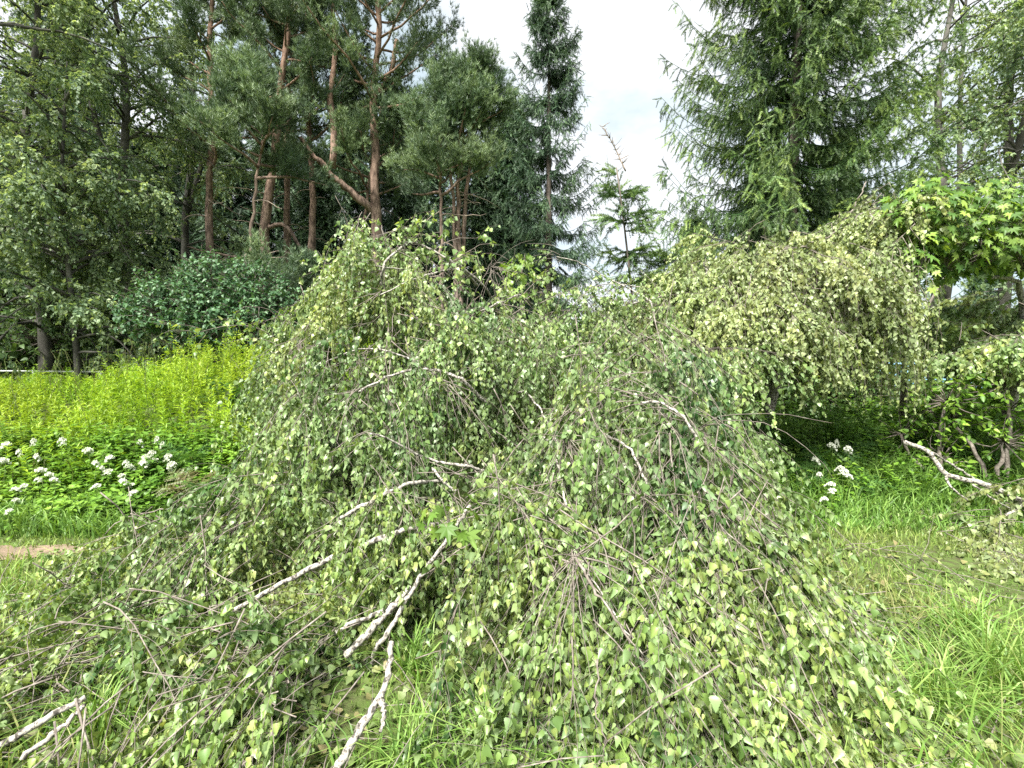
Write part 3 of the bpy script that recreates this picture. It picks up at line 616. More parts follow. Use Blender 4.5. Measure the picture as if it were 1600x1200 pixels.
# tall weed bank on the left
def weed_bank(n, ok, x0, x1, y0, y1, hgt, tone, nl, name, mat, leaf=(.07, .12), tm=LANCE, up=.55):
    mb = MB(); X, Y = scatter(n, x0, x1, y0, y1, ok); n = len(X); H = U(.75, 1.1, n) * hgt(X, Y)
    S = np.stack([X, Y, terrain(X, Y)], 1); H = H * np.where(rng.random(n) < .12, 1.3, 1); St = grow(S, np.stack([U(-.25, .25, n), U(-.25, .25, n), np.ones(n)], 1), H, 6, .15, .06, False)
    t = U(.12, 1, (n, nl)); p, tn = along(St, t); p = p.reshape(-1, 3); tn = tn.reshape(-1, 3); N = len(p); sd = rdir(N); sd = nrm(sd - (sd * tn).sum(1, keepdims=True) * tn)
    tip = nrm(tn * up + sd * .8 + rdir(N) * .2); R = frames(tip, np.array([0, 0, 1.]) + rdir(N) * .3)
    nz = noise3(S, .9); T = np.clip(np.repeat(tone + .26 * nz + U(-.18, .18, n), nl) + .3 * (t.ravel() - .6) + U(-.12, .12, N), 0, 1)
    mb.inst(tm, p, R, U(*leaf, N) * (1.15 - .55 * t.ravel()), T)
    mb.tubes(St, np.linspace(.004, .0015, 6)[None], 3, .3)
    tag(mb.build(name, M[mat]), kind='stuff')
weed_bank(4600, lambda X, Y: rng.random(len(X)) < .75 + .5 * noise3(np.stack([X, Y, 0 * X], 1), 1.6), -13, -2.1, 4.75, 10.5, lambda X, Y: (.7 + .12 * noise3(np.stack([X, Y, 0 * X], 1), .8) + .27 * noise3(np.stack([X, Y, 0 * X + 3], 1), 1.7)) * (.75 + .35 * sstep(-8, -3.6, X)) * sstep(4.0, 6.4, Y) ** .6, .56, 40, 'tall_weeds', 'weed_leaf')
weed_bank(2500, lambda X, Y: (X < -2.2 - .1 * (Y - 4)) & (((X + 3.05) / .4) ** 2 + ((Y - 4.3) / .4) ** 2 > 1), -8, -2.0, 4.2, 5.5, lambda X, Y: .2 + .36 * sstep(4.2, 5.6, Y) + .08 * noise3(np.stack([X, Y, 0 * X], 1), 2.4), .5, 20, 'leafy_herbs', 'herb_leaf', (.06, .11), OVATE[0], .3)
weed_bank(1300, None, 1.9, 8, 4.6, 7.0, lambda X, Y: .35 + .2 * sstep(4.6, 5.5, Y), .35, 16, 'undergrowth', 'herb_leaf', (.06, .1), OVATE[0], .3)

mb = MB(); X, Y = scatter(330, -9, -2.3, 4.6, 9, None); S = np.stack([X, Y, terrain(X, Y)], 1); n = len(X)
St = grow(S, np.stack([U(-.3, .3, n), U(-.3, .3, n), np.ones(n)], 1), U(.5, 1.1, n) * (.5 + .5 * sstep(4.5, 6.5, Y)), 7, .2, .08, False); mb.tubes(St, np.linspace(.004, .0015, 7)[None], 3, U(.3, .9, n))
p, tn = along(St, U(.75, 1, (n, 14))); p = p.reshape(-1, 3); mb.inst(LANCE, p, frames(nrm(tn.reshape(-1, 3) + rdir(len(p)) * .5), rdir(len(p))), U(.02, .05, len(p)), U(.5, 1, len(p)))
tag(mb.build('dry_weed_stems', M['fern_brown']), kind='stuff')
# grass tussocks
def tussock(label, x, y, n, h, rad, tone, lean=1.1, w=.0038):
    mb = MB(); r = np.abs(rng.normal(size=n)) * rad; a = U(0, 6.28, n); X, Y = x + r * np.cos(a), y + r * np.sin(a)
    blades(mb, X, Y, U(.5, 1.1, n) * h, U(*tone, n), lean, w); o = mb.build('grass_tussock', M['grass'], None, (x, y, float(terrain(x, y))))
    tag(o, label, 'grass', 'tall grass tussocks')
def gp(u, v): # ground point under a photo pixel
    d = (CAM_Z) / math.tan(math.atan((v - 600) / FPX) + PITCH); return (u - 800) / FPX * d * math.cos(PITCH) * 1.0, d
for u, v, n, h, rad, lab in ((1370, 1130, 130, .42, .09, 'fresh green grass tussock growing up through twigs at the lower right'),
                             (1500, 1110, 150, .42, .12, 'broad clump of long grass at the lower right, second from the right edge'),
                             (1590, 1080, 150, .45, .13, 'tall pale grass clump against the right edge'),
                             (1540, 1010, 90, .4, .1, 'thin seeding grass clump below the mown strip on the right'),
                             (760, 1195, 90, .3, .07, 'green grass tuft at the bottom edge below the white branch tip'),
                             (640, 1200, 120, .3, .1, 'grass tuft at the bottom edge just right of the white branch'),
                             (640, 1050, 80, .3, .07, 'grass tuft beside the upper end of the lying white branch'),
                             (120, 1150, 90, .3, .1, 'grass tuft next to the pale pole in the bottom left corner'),
                             (250, 1020, 80, .3, .12, 'grass tuft poking through the low bough at the left'),
                             (930, 1190, 70, .28, .08, 'grass tuft at the bottom edge right of centre')):
    x, y = gp(u, v); tussock(lab, x, y, int(n * 1.5), h * .92, rad, (.2, .9))

# ================================================================== ferns
def frond_mesh(L_=.5, n=17):
    mb = MB(); t = np.linspace(0, 1, 12); P = np.stack([0 * t, L_ * t * (1 - .12 * t), L_ * (.75 * t - .8 * t * t)], 1)
    mb.tubes(P[None], np.linspace(.003, .001, 12)[None], 3, .3)
    tt = np.linspace(.12, .98, n); tt = np.repeat(tt, 2); p, tn = along(P[None], tt[None]); p, tn = p[0], tn[0]; sg = np.tile([1, -1], n)
    ln = L_ * .25 * U(.75, 1.15, 2 * n) * np.sin(np.clip(tt * .85 + .18, 0, 1) * math.pi) ** .8 + .015
    tip = nrm(np.stack([sg, .5 + 0 * sg, -.25 + 0 * sg], 1) + rdir(2 * n) * .28); R = frames(tip, np.array([0, 0, 1.]) + rdir(2 * n) * .6)
    comb_v = [(0, 0, 0)]; comb_f = []
    v = [(0, -.02, 0), (0, .02, 0)]
    # pinna with lobed edge
    k = 6; vv, ff = [], []
    for i in range(k):
        y0 = i / k; w = .12 * (1 - y0) + .02; b = len(vv)
        vv += [(0, y0, 0), (0, y0 + 1.1 / k, 0), (w, y0 + .9 / k, -.02), (-w, y0 + .9 / k, -.02)]; ff += [(b, b + 2, b + 1), (b, b + 1, b + 3)]
    mb.inst((np.array(vv, float), np.array(ff)), p, R, ln, U(.2, .9, 2 * n)); return mb
FROND = {k: frond_mesh().build('frond', M[m]) for k, m in (('green', 'fern_leaf'), ('brown', 'fern_brown'))}
def fern(x, y, label, kind='green', n=9, sc=1.0, group='ferns', z=None):
    r = thing('fern', label, 'fern', (x, y, float(terrain(x, y)) + (.22 if x < -2.6 else .02) if z is None else z), U(0, 6), group)
    for i in range(n):
        c = FROND[kind].copy(); COL.objects.link(c); c.parent = r; c.name = 'frond'
        c.rotation_euler = (U(.2, 1.15), U(-.5, .5), i * 6.283 / n + U(-.3, .3)); s = sc * U(.8, 1.2); c.scale = (s, s, s)
    return r
for x, y, lab, kd, sc in ((-3.1, 4.45, 'browning fern at the left foot of the birch heap', 'brown', .8), (-2.85, 4.25, 'green fern crouched against the left foot of the heap', 'green', .75),
                          (-3.55, 5.0, 'fern with broad green fronds behind the white flowers at left', 'green', 1.0), (-3.9, 6.3, 'upright pale fern standing in the yellow-green weeds', 'green', 1.2),
                          (2.75, 5.35, 'large fern in the dark hollow under the arched birch, nearest the heap', 'green', 1.35), (3.2, 5.6, 'fern deep in the dark hollow under the arched birch', 'green', 1.3),
                          (2.6, 4.9, 'low fern at the front of the hollow beside white flowers', 'green', 1.0), (3.75, 5.3, 'fern right of the white flowers under the arched birch', 'green', 1.1), (2.95, 4.95, 'leafy fern right at the lip of the hollow', 'green', 1.3), (3.5, 4.95, 'arching fern among the grass below the right end of the arch', 'green', 1.25), (4.1, 5.6, 'fern near the foot of the maple', 'green', 1.3), (2.4, 5.6, 'dim fern at the back of the hollow beside the heap', 'green', 1.5), (2.2, 5.1, 'fern half hidden behind the right flank of the heap', 'green', 1.1)):
    fern(x, y, lab, kd, 10, sc)
for k in FROND.values(): bpy.data.objects.remove(k)

# ================================================================== white umbel flowers
def umbel_proto():
    r = thing('umbel_plant', 'x', 'flower', (0, 0, 0)); st, fl, lv = MB(), MB(), MB()
    limb(st, [(0, 0, 0), (.01, 0, .2), (.0, .01, .37)], .004, .0025, 8, 5, .003); tl = math.radians(20)
    P, s = [], []
    for i in range(15):
        a = i * 2.4; rr = .058 * math.sqrt((i + .3) / 15); c = np.array([rr * math.cos(a), rr * math.sin(a), .42 - 9 * rr * rr + .3 * rr * math.cos(a) + U(-.006, .006)])
        limb(st, [(0, .01, .37), c * [.6, .6, 1] + [0, 0, -.012], c], .0012, .0008, 5, 3, 0)
        m = 12; q = rdir(m); q[:, 2] = np.abs(q[:, 2]) * .9; P.append(c + q * .015)
    P = np.concatenate(P); n = len(P); SQ = (np.array([(-.5, -.5, 0), (.5, -.5, .1), (.5, .5, 0), (-.5, .5, .1)], float), np.array([(0, 1, 2), (0, 2, 3)]))
    fl.inst(SQ, P, frames(rdir(n), np.array([0, 0, 1.]) + rdir(n) * .9), U(.010, .016, n), U(0, 1, n))
    p = np.stack([0 * np.arange(14), 0 * np.arange(14), np.linspace(.05, .3, 14)], 1).astype(float); d = rdir(14) * [1, 1, .3]
    lv.inst(OVATE[0], p + d * .05, frames(d + [0, 0, .1], np.array([0, 0, 1.]) + rdir(14) * .2), U(.07, .12, 14), U(.2, .8, 14))
    st.build('stem', M['stem'], r); fl.build('flower_head', M['petal'], r); lv.build('foliage', M['herb_leaf'], r); return r
proto = umbel_proto(); first = True
htop = lambda y: .26 + .4 * sstep(4.2, 5.6, y)
def umbels(spots, d_of, label, group):
    global first
    for u, v, s in spots:
        d = d_of(u, v); ds_ = np.linspace(3.9, 6.5, 60); ww = at(u, v, ds_); top = terrain(ww[:, 0], ww[:, 1]) + htop(ww[:, 1])
        hit = np.nonzero(ww[:, 2] < top)[0]; d = float(ds_[hit[0]]) + U(-.2, .02) if len(hit) else d
        w = at(u, v, d); g = float(terrain(w[0], w[1])); h = max(w[2] - g, .22)
        s = s * U(.38, .72); sc = (s, s, float(np.clip(h / .42, .8, 1.8))); g = w[2] - .42 * sc[2]
        if first: o = proto; first = False; o.location = (w[0], w[1], g); o.rotation_euler = (0, 0, U(0, 6)); o.scale = sc; o['label'] = label; o['group'] = group
        else: o = dup(proto, (w[0], w[1], g), U(0, 6), sc, label, group)
left = [(8, 693, 1), (52, 688, 1), (97, 687, 1), (30, 705, 1.1), (58, 712, 1), (5, 718, 1.2), (65, 733, 1.2), (78, 740, 1), (60, 748, 1), (85, 748, 1), (25, 763, 1), (37, 758, .9), (25, 780, 1), (13, 797, .9), (137, 702, 1.1), (150, 722, 1), (170, 714, 1.1), (168, 735, 1), (160, 730, .8), (150, 758, 1), (197, 722, 1.2), (205, 728, 1.1), (190, 742, 1), (193, 750, 1.1), (203, 757, 1.2), (207, 768, .9),
        (220, 690, 1), (245, 685, 1), (253, 693, 1), (230, 713, 1.3), (237, 707, 1.1), (225, 722, 1.1), (243, 717, 1), (262, 712, 1), (268, 724, 1.1), (265, 730, .9), (287, 737, 1), (285, 768, .9)]
umbels(left, lambda u, v: 4.35 + (800 - v) / 120 * .9, 'white umbel flower on a green stem among the weeds at left', 'white umbel flowers left of the heap')
right = [(1165, 690, .8), (1140, 725, 1), (1148, 715, .8), (1175, 722, 1), (1180, 740, 1.2), (1172, 748, 1.1), (1188, 747, 1), (1158, 748, .9), (1205, 720, 1), (1195, 713, .9), (1275, 717, .9), (1280, 740, .9), (1300, 695, 1), (1308, 690, 1), (1325, 700, 1), (1318, 735, 1.1), (1325, 742, 1), (1312, 730, 1), (1297, 755, 1), (1300, 765, .9), (1287, 778, .8), (1232, 792, .9)]
umbels(right, lambda u, v: 4.6 + (800 - v) / 120 * .7, 'white umbel flower in the lush grass under the arched birch', 'white umbel flowers right of the heap')

# ================================================================== shrubs
def shrub(label, org, blobs, mat='lilac_leaf', leaf=(.06, .1), shoots=60, k=9, sl=.45, name='shrub', group=None, tone=(.15, .85), up=.35):
    r = thing(name, label, 'bush', org, group=group); lf, st = MB(), MB(); o = np.asarray(org, float)
    for c, rad in blobs:
        c = np.asarray(c, float); n = int(shoots * (rad / .6) ** 2)
        limb(st, [o, (o + c) / 2 + [U(-.1, .1), U(-.1, .1), .1], c], .03, .012, 10, 6, .01)
        d = rdir(n); d[:, 2] = d[:, 2] * .8 + .1; S = c + d * rad * U(.2, .75, n)[:, None]
        Sh = grow(S, d + [0, 0, up] + rdir(n) * .4, U(.5, 1, n) * sl, 6, .6, .1, False)
        st.tubes(np.concatenate([np.repeat(c[None, None], n, 0), Sh], 1), np.linspace(.007, .0015, 7)[None], 3, .4)
        leaf_out(lf, Sh, k, leaf, OVATE, tone, down=.25, side=.9, tang=.4, up=1.1, tonebias=rng.normal(size=n) * .12)
    lf.build('crown', M[mat], r, org); st.build('stem', M['twig'], r, org); return r
def W(u, v, d): return at(u, v, d)
shrub('dense dark green rounded bush standing at the forest edge at left', (-5.6, 9.3, .9), [(W(255, 490, 9), .75), (W(215, 505, 9.2), .5), (W(300, 510, 8.8), .6), (W(270, 460, 9.3), .5)], leaf=(.06, .1), shoots=110, k=11)
shrub('taller blue-green bush in the middle of the forest edge beneath the pines', (-5.2, 9.6, .9), [(W(335, 445, 9.2), .6), (W(350, 480, 9), .7), (W(310, 470, 9), .5), (W(345, 515, 8.8), .55), (W(325, 425, 9.4), .4)], leaf=(.06, .1), shoots=110, k=11)
shrub('dark green bush beside the left flank of the birch heap', (-4.6, 9.4, .9), [(W(400, 465, 9), .7), (W(430, 490, 9), .6), (W(395, 510, 8.9), .6), (W(380, 440, 9.3), .5), (W(450, 530, 9), .6)], leaf=(.06, .1), shoots=110, k=11)
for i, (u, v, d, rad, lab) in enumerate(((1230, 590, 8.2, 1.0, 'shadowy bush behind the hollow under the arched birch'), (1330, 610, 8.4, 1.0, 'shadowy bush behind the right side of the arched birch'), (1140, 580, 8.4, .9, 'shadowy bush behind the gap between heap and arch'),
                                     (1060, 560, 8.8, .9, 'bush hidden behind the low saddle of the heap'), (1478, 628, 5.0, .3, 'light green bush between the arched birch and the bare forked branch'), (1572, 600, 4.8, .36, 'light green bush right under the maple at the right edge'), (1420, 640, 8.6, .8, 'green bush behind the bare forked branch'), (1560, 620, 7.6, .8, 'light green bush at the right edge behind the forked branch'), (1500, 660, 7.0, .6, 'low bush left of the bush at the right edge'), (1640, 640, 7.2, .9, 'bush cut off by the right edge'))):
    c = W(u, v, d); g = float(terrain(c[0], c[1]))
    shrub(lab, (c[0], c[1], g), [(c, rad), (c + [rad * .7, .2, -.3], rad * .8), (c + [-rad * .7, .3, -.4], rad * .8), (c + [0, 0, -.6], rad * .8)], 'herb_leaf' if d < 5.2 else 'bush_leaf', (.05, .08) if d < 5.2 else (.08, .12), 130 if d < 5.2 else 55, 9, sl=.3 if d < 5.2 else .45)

# ================================================================== TREES
def tuft_tmpl(n=13, L_=1.0, w=.085, cone=.75):
    v, f = [], []
    for i in range(n):
        d = nrm(np.array([rng.normal() * cone, 1.0, rng.normal() * cone])); s = nrm(np.cross(d, rdir(1)[0])) * w; b = len(v)
        o = np.array([0, U(0, .45), 0]); v += [o - s * .5, o + s * .5, o + d * L_ * U(.7, 1)]; f += [(b, b + 1, b + 2)]
    return np.array(v), np.array(f)
TUFTS = [tuft_tmpl() for _ in range(3)]
def sprig_tmpl(n=13, w=.075):
    v, f = [], []
    for i in range(n):
        y = i / n; 
        for sx in (-1, 1):
            d = nrm(np.array([sx * U(.5, .9), .8, U(-.5, .5)])) * .2 * (1.1 - .5 * y); b = len(v); o = np.array([0, y, 0])
            v += [o - [0, w * .5, 0], o + [0, w * .5, 0], o + d]; f += [(b, b + 1, b + 2)]
    return np.array(v), np.array(f)
SPRIG = [sprig_tmpl() for _ in range(3)]

def pine(label, base, trunk, r0, limbs_at, crown, group=None, dens=1.0, r1=.05, dead=10, name='pine_tree', extra=()):
    """trunk: points; crown: (z0, z1, radius0, radius1); limbs spread between"""
    base = tuple(float(x) for x in base); r = thing(name, label, 'pine', base, group=group); tk, cr, dm = MB(), MB(), MB()
    q = limb(tk, trunk, r0, r1, 26, 10, .02)
    for pts, a, b_ in extra: limb(tk, pts, a, b_, 16, 8, .02)
    z0, z1, ra, rb = crown; n = limbs_at
    zz = z0 + (z1 - z0) * (np.arange(n) + U(0, 1, n)) / n; f = (zz - z0) / (z1 - z0)
    sx = np.interp(zz, q[:, 2], q[:, 0]); sy = np.interp(zz, q[:, 2], q[:, 1]); S = np.stack([sx, sy, zz], 1)
    a = np.arange(n) * 2.4 + U(-.4, .4, n); rad = (ra + (rb - ra) * f) * U(.6, 1.1, n)
    D = np.stack([np.cos(a), np.sin(a), .15 + .6 * f], 1); Lm = grow(S, D, rad, 9, -.25, .12, False)
    tk.tubes(Lm, np.linspace(.045, .01, 9)[None] * (.5 + .5 * (1 - f))[:, None], 5, .5)
    ns = int(17 * dens); p, tn = along(Lm, U(.25, 1, (n, ns))); p = p.reshape(-1, 3); tn = tn.reshape(-1, 3); N = len(p)
    sd = rdir(N) * [1, 1, .5]; Sb = grow(p, tn * .7 + sd * .7 + [0, 0, .25], U(.35, .9, N), 6, -.4, .15, False)
    cr.tubes(Sb, np.linspace(.01, .004, 6)[None], 3, .1)
    k = 20; pos, tan = along(Sb, U(.3, 1, (N, k))); pos = pos.reshape(-1, 3) + rng.normal(size=(N * k, 3)) * .08; tan = tan.reshape(-1, 3)
    tip = nrm(tan * .6 + rdir(N * k) * .45 + [0, 0, .6]); R = frames(tip, rdir(N * k)); ch = rng.integers(0, 3, N * k); sz = U(.1, .18, N * k)
    tn_ = np.clip(np.repeat(np.repeat(rng.normal(size=n) * .16, ns) + rng.normal(size=N) * .12, k) + U(.25, .85, N * k), 0, 1)
    for c in range(3): m = ch == c; cr.inst(TUFTS[c], pos[m], R[m], sz[m], tn_[m])
    if dead:
        zz = U(z0 * .35, z0 * 1.05, dead); S = np.stack([np.interp(zz, q[:, 2], q[:, 0]), np.interp(zz, q[:, 2], q[:, 1]), zz], 1); a = U(0, 6.28, dead)
        Db = grow(S, np.stack([np.cos(a), np.sin(a), U(-.2, .3, dead)], 1), U(.5, 1.5, dead), 8, .3, .2, False)
        for i in range(dead): dm = MB(); dm.tubes(Db[i:i + 1], np.linspace(.02, .004, 8)[None], 5, .5); dm.build('dead_branch', M['dead_wood'], r, base)
    tk.build('trunk', M['pine_bark'], r, base); cr.build('crown', M['pine_needle'], r, base); return r

def spruce(label, base, H, R0, r0, mat='spruce_needle', group=None, z0=.06, whorl=.42, nb=6, sprigs=15, droopy=.6, lean=(0, 0), name='spruce_tree', gap=.0, sprig=(.22, .42), tier=2.0, prof=.7):
    base = np.asarray(base, float); r = thing(name, label, 'spruce', tuple(base), group=group); tk, cr = MB(), MB()
    tz = np.linspace(0, H, 14); T = np.stack([base[0] + lean[0] * (tz / H) ** 1.5, base[1] + lean[1] * (tz / H) ** 1.5, base[2] + tz], 1)
    tk.tubes(T[None], np.linspace(r0, .012, 14)[None], 9, .5)
    n = int(H * (1 - z0) / whorl) * nb; z = (z0 + (1 - z0) * (np.arange(n) + U(-1.5, 1.5, n)) / n).clip(z0, .995) * H; f = z / H
    keep = rng.random(n) > gap; z, f = z[keep], f[keep]; n = len(z)
    z = np.round(z / (whorl * tier)) * whorl * tier + rng.normal(size=n) * whorl * .25; z = np.clip(z, .03 * H, .995 * H); f = z / H
    rad = R0 * ((1 - f) ** prof) * U(.6, 1.15, n) + .12
    rad *= np.where(f < .2, .75 + f, 1)
    a = U(0, 6.283, n); S = np.stack([np.interp(z, tz, T[:, 0]), np.interp(z, tz, T[:, 1]), base[2] + z], 1)
    D = np.stack([np.cos(a), np.sin(a), .5 * f + .02 - .25 * (1 - f) * droopy], 1)
    Lm = grow(S, D, rad, 8, .0, .05, False)
    tt = np.linspace(0, 1, 8); sag = (-.28 * droopy * np.sin(tt * math.pi * .8) + .16 * tt ** 3)[None] * rad[:, None]; Lm[:, :, 2] += sag
    cr.tubes(Lm, np.linspace(.022, .005, 8)[None] * np.sqrt(rad / R0)[:, None], 4, .05)
    N = n * sprigs; t = U(.04, 1.0, (n, sprigs)) ** .8; p, tn = along(Lm, t); p = p.reshape(-1, 3); tn = tn.reshape(-1, 3)
    sd = np.cross(tn, [0, 0, 1.]) * np.where(rng.random(N) < .5, 1, -1)[:, None]
    tip = nrm(tn * .55 + sd * U(.1, .9, (N, 1)) + np.stack([0 * p[:, 0], 0 * p[:, 0], -U(.1, 1.4, N) * droopy - .15 + .5 * np.repeat(f, sprigs) ** 3], 1) + rdir(N) * .15)
    sz = U(*sprig, N); Rm = frames(tip, rdir(N)); ch = rng.integers(0, 3, N)
    tb = np.clip(np.repeat(rng.normal(size=n) * .14, sprigs) + U(.15, .75, N) + .35 * (t.ravel() - .45), 0, 1)
    for c in range(3): m = ch == c; cr.inst(SPRIG[c], p[m], Rm[m], np.stack([sz[m] * 1.1, sz[m], sz[m] * 1.1], 1), tb[m])
    # second sprig layer hangs from the first
    p2 = p + tip * (sz * .7)[:, None]; tip2 = nrm(tip * .5 + rdir(N) * .5 + [0, 0, -.45 * droopy]); Rm = frames(tip2, rdir(N))
    for c in range(3): m = ch == c; cr.inst(SPRIG[c], p2[m], Rm[m], np.stack([sz[m], sz[m] * .8, sz[m]], 1), np.clip(tb[m] + .1, 0, 1))
    tk.build('trunk', M['spruce_bark'], r, tuple(base)); cr.build('crown', M[mat], r, tuple(base)); return r

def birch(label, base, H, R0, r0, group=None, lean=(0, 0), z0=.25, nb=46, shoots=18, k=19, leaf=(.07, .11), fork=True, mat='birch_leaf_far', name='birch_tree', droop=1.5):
    base = np.asarray(base, float); r = thing(name, label, 'birch', tuple(base), group=group); tk, cr = MB(), MB()
    tz = np.linspace(0, H, 16); T = np.stack([base[0] + lean[0] * (tz / H) ** 1.3 + .12 * np.sin(tz * .7 + base[0]), base[1] + lean[1] * (tz / H) + .1 * np.sin(tz * .9), base[2] + tz], 1)
    tk.tubes(T[None], np.linspace(r0, .015, 16)[None], 9, .5); axes = [T]
    if fork:
        i0 = 5; F2 = grow(T[i0:i0 + 1], np.array([[U(-.5, .5), U(-.3, .3), 1.]]), H * .6, 12, -.05, .05, False); tk.tubes(F2, np.linspace(r0 * .6, .012, 12)[None], 7, .5); axes.append(F2[0])
    Ls, Fs = [], []
    for A in axes:
        n = nb // len(axes); zA = A[:, 2]; lo = max(base[2] + z0 * H, zA[0] + .2); zz = lo + (zA[-1] - lo) * U(0, .98, n)
        S = np.stack([np.interp(zz, zA, A[:, 0]), np.interp(zz, zA, A[:, 1]), zz], 1); f = (zz - base[2]) / H; a = U(0, 6.283, n)
        rad = R0 * np.sin(np.clip(1.12 - f * .95, .1, 1) * math.pi * .5) * U(.6, 1.1, n)
        Lm = grow(S, np.stack([np.cos(a), np.sin(a), U(.4, 1.1, n)], 1), rad * 1.25, 9, .5, .1, False); Ls.append(Lm); Fs.append(f)
    Lm = np.concatenate(Ls); n = len(Lm)
    tk.tubes(Lm, np.linspace(.035, .006, 9)[None] * U(.6, 1.2, n)[:, None], 5, .5)
    p, tn = along(Lm, 1 - .75 * U(0, 1, (n, shoots)) ** 1.4); p = p.reshape(-1, 3); tn = tn.reshape(-1, 3); N = len(p)
    Sh = grow(p, tn * .5 + rdir(N) * .9, U(.3, .95, N), 7, droop, .12, False)
    cr.tubes(Sh, np.linspace(.006, .002, 7)[None], 3, .0)
    leaf_out(cr, Sh, k, leaf, [DIAMOND], (.15, .85), down=.5, up=1.0, tonebias=np.repeat(rng.normal(size=n) * .2, shoots) + rng.normal(size=N) * .1)
    tk.build('trunk', M['birch_bark_far'], r, tuple(base)); cr.build('crown', M[mat], r, tuple(base)); return r
def base_at(u, d): 
    x = (u - 800) / FPX * d; return (x, d, float(terrain(x, d)))

# ---- pines in the middle left
D = 14.0
def tp(*l): return [tuple(at(u, v, d)) for u, v, d in l]
b = base_at(592, D)
pine('tall pine with orange trunk and a thick limb forking left, behind the heap', b, [b] + tp((588, 330, D), (586, 230, D), (582, 150, D), (592, 60, D), (590, -40, D), (592, -140, D)), .19, 40, (8.8, 15, 3.2, 2.0), dead=8,
     extra=[(tp((588, 335, D), (545, 297, D - .3), (505, 262, D - .6), (488, 240, D - .8), (470, 215, D - .9)), .13, .06), (tp((520, 262, D - .5), (522, 200, D - .4), (516, 150, D - .3), (525, 80, D - .2), (520, 0, D)), .11, .05), (tp((588, 150, D), (612, 110, D), (620, 60, D)), .1, .05)])
b = base_at(408, 13.5)
pine('leaning pine with reddish trunk above the dark bushes', b, [b] + tp((413, 380, 13.5), (422, 280, 13.5), (432, 210, 13.5), (440, 120, 13.5), (455, 20, 13.5), (455, -80, 13.5)), .17, 24, (8.0, 13.5, 2.5, 1.4), dead=10,
     extra=[(tp((415, 355, 13.5), (440, 350, 13.3), (455, 358, 13.1), (458, 372, 13.0), (470, 388, 12.9), (473, 398, 12.9)), .07, .04), (tp((410, 400, 13.5), (370, 402, 13.2), (330, 395, 12.8), (290, 385, 12.5)), .06, .02)])
b = base_at(326, 13)
pine('slender grey-brown pine standing left of the leaning pine', b, [b] + tp((326, 380, 13), (328, 290, 13), (330, 200, 13), (328, 80, 13), (330, -40, 13)), .12, 20, (6.6, 12.5, 2.2, 1.2), dead=12)
b = base_at(448, 16)
pine('thin pine trunk just right of the leaning pine', b, [b] + tp((448, 390, 16), (447, 300, 16), (450, 150, 16), (470, 0, 16), (472, -80, 16)), .14, 22, (9, 15, 2.4, 1.4), dead=8)
b = base_at(490, 15)
pine('pine with grey lower trunk between the leaning pine and the forked one', b, [b] + tp((488, 400, 15), (490, 310, 15), (480, 150, 15), (478, 0, 15)), .14, 20, (8.4, 13.5, 2.4, 1.4), dead=10)
b = base_at(716, 13)
pine('pine of several reddish bare stems rising together right of the forked pine', b, [b] + tp((718, 380, 13), (716, 310, 13), (722, 230, 13), (726, 170, 13), (738, 110, 13)), .12, 24, (7.0, 9.0, 1.9, .6), dead=16, r1=.02,
     extra=[([b] + tp((712, 380, 12.9), (708, 310, 12.9), (702, 250, 12.9), (700, 200, 13)), .09, .03), ([b] + tp((724, 380, 13.1), (728, 310, 13), (735, 240, 13), (741, 185, 13.1)), .09, .03)])
# low pine boughs in front of the trunks
b = base_at(560, 14.8)
pine('young bushy pine with low spreading green boughs in front of the orange trunk', b, [b] + tp((560, 400, 14.8), (575, 300, 14.8), (600, 150, 14.8)), .08, 20, (6.6, 9.4, 2.5, 1.4), dead=6, r1=.02)
b = base_at(690, 12.6)
pine('young pine with spreading dark boughs left of the several-stemmed pine', b, [b] + tp((690, 400, 12.6), (688, 300, 12.6), (680, 200, 12.6)), .08, 14, (5.9, 7.4, 1.8, 1.0), dead=6, r1=.02)
b = base_at(400, 11.5)
pine('young pine bough spread above the dark bushes at left', b, [b] + tp((390, 400, 11.5), (400, 300, 11.5), (410, 200, 11.5)), .08, 14, (5.9, 7.6, 2.0, 1.0), dead=6, r1=.02)
b = base_at(440, 11)
pine('low pine with branches sweeping just behind the left shoulder of the heap', b, [b] + tp((440, 480, 11), (435, 440, 11), (440, 420, 11)), .06, 10, (2.2, 3.2, 1.4, .7), dead=10, r1=.015)

# ---- spruces
spruce('tall narrow spruce with a pointed top left of the sky gap', base_at(857, 17), 14.3, 2.5, .18, z0=.06, whorl=.27, nb=8, sprigs=40, lean=(-.05, 0), gap=.08, droopy=1.0, sprig=(.15, .28), prof=.55, tier=3.2)
spruce('huge broad green spruce filling the view right of the sky gap', base_at(1228, 12), 17.5, 4.0, .2, 'spruce_needle_warm', z0=.05, whorl=.22, nb=11, sprigs=52, gap=.04, droopy=1.0, tier=2.3, prof=.5, sprig=(.17, .32))
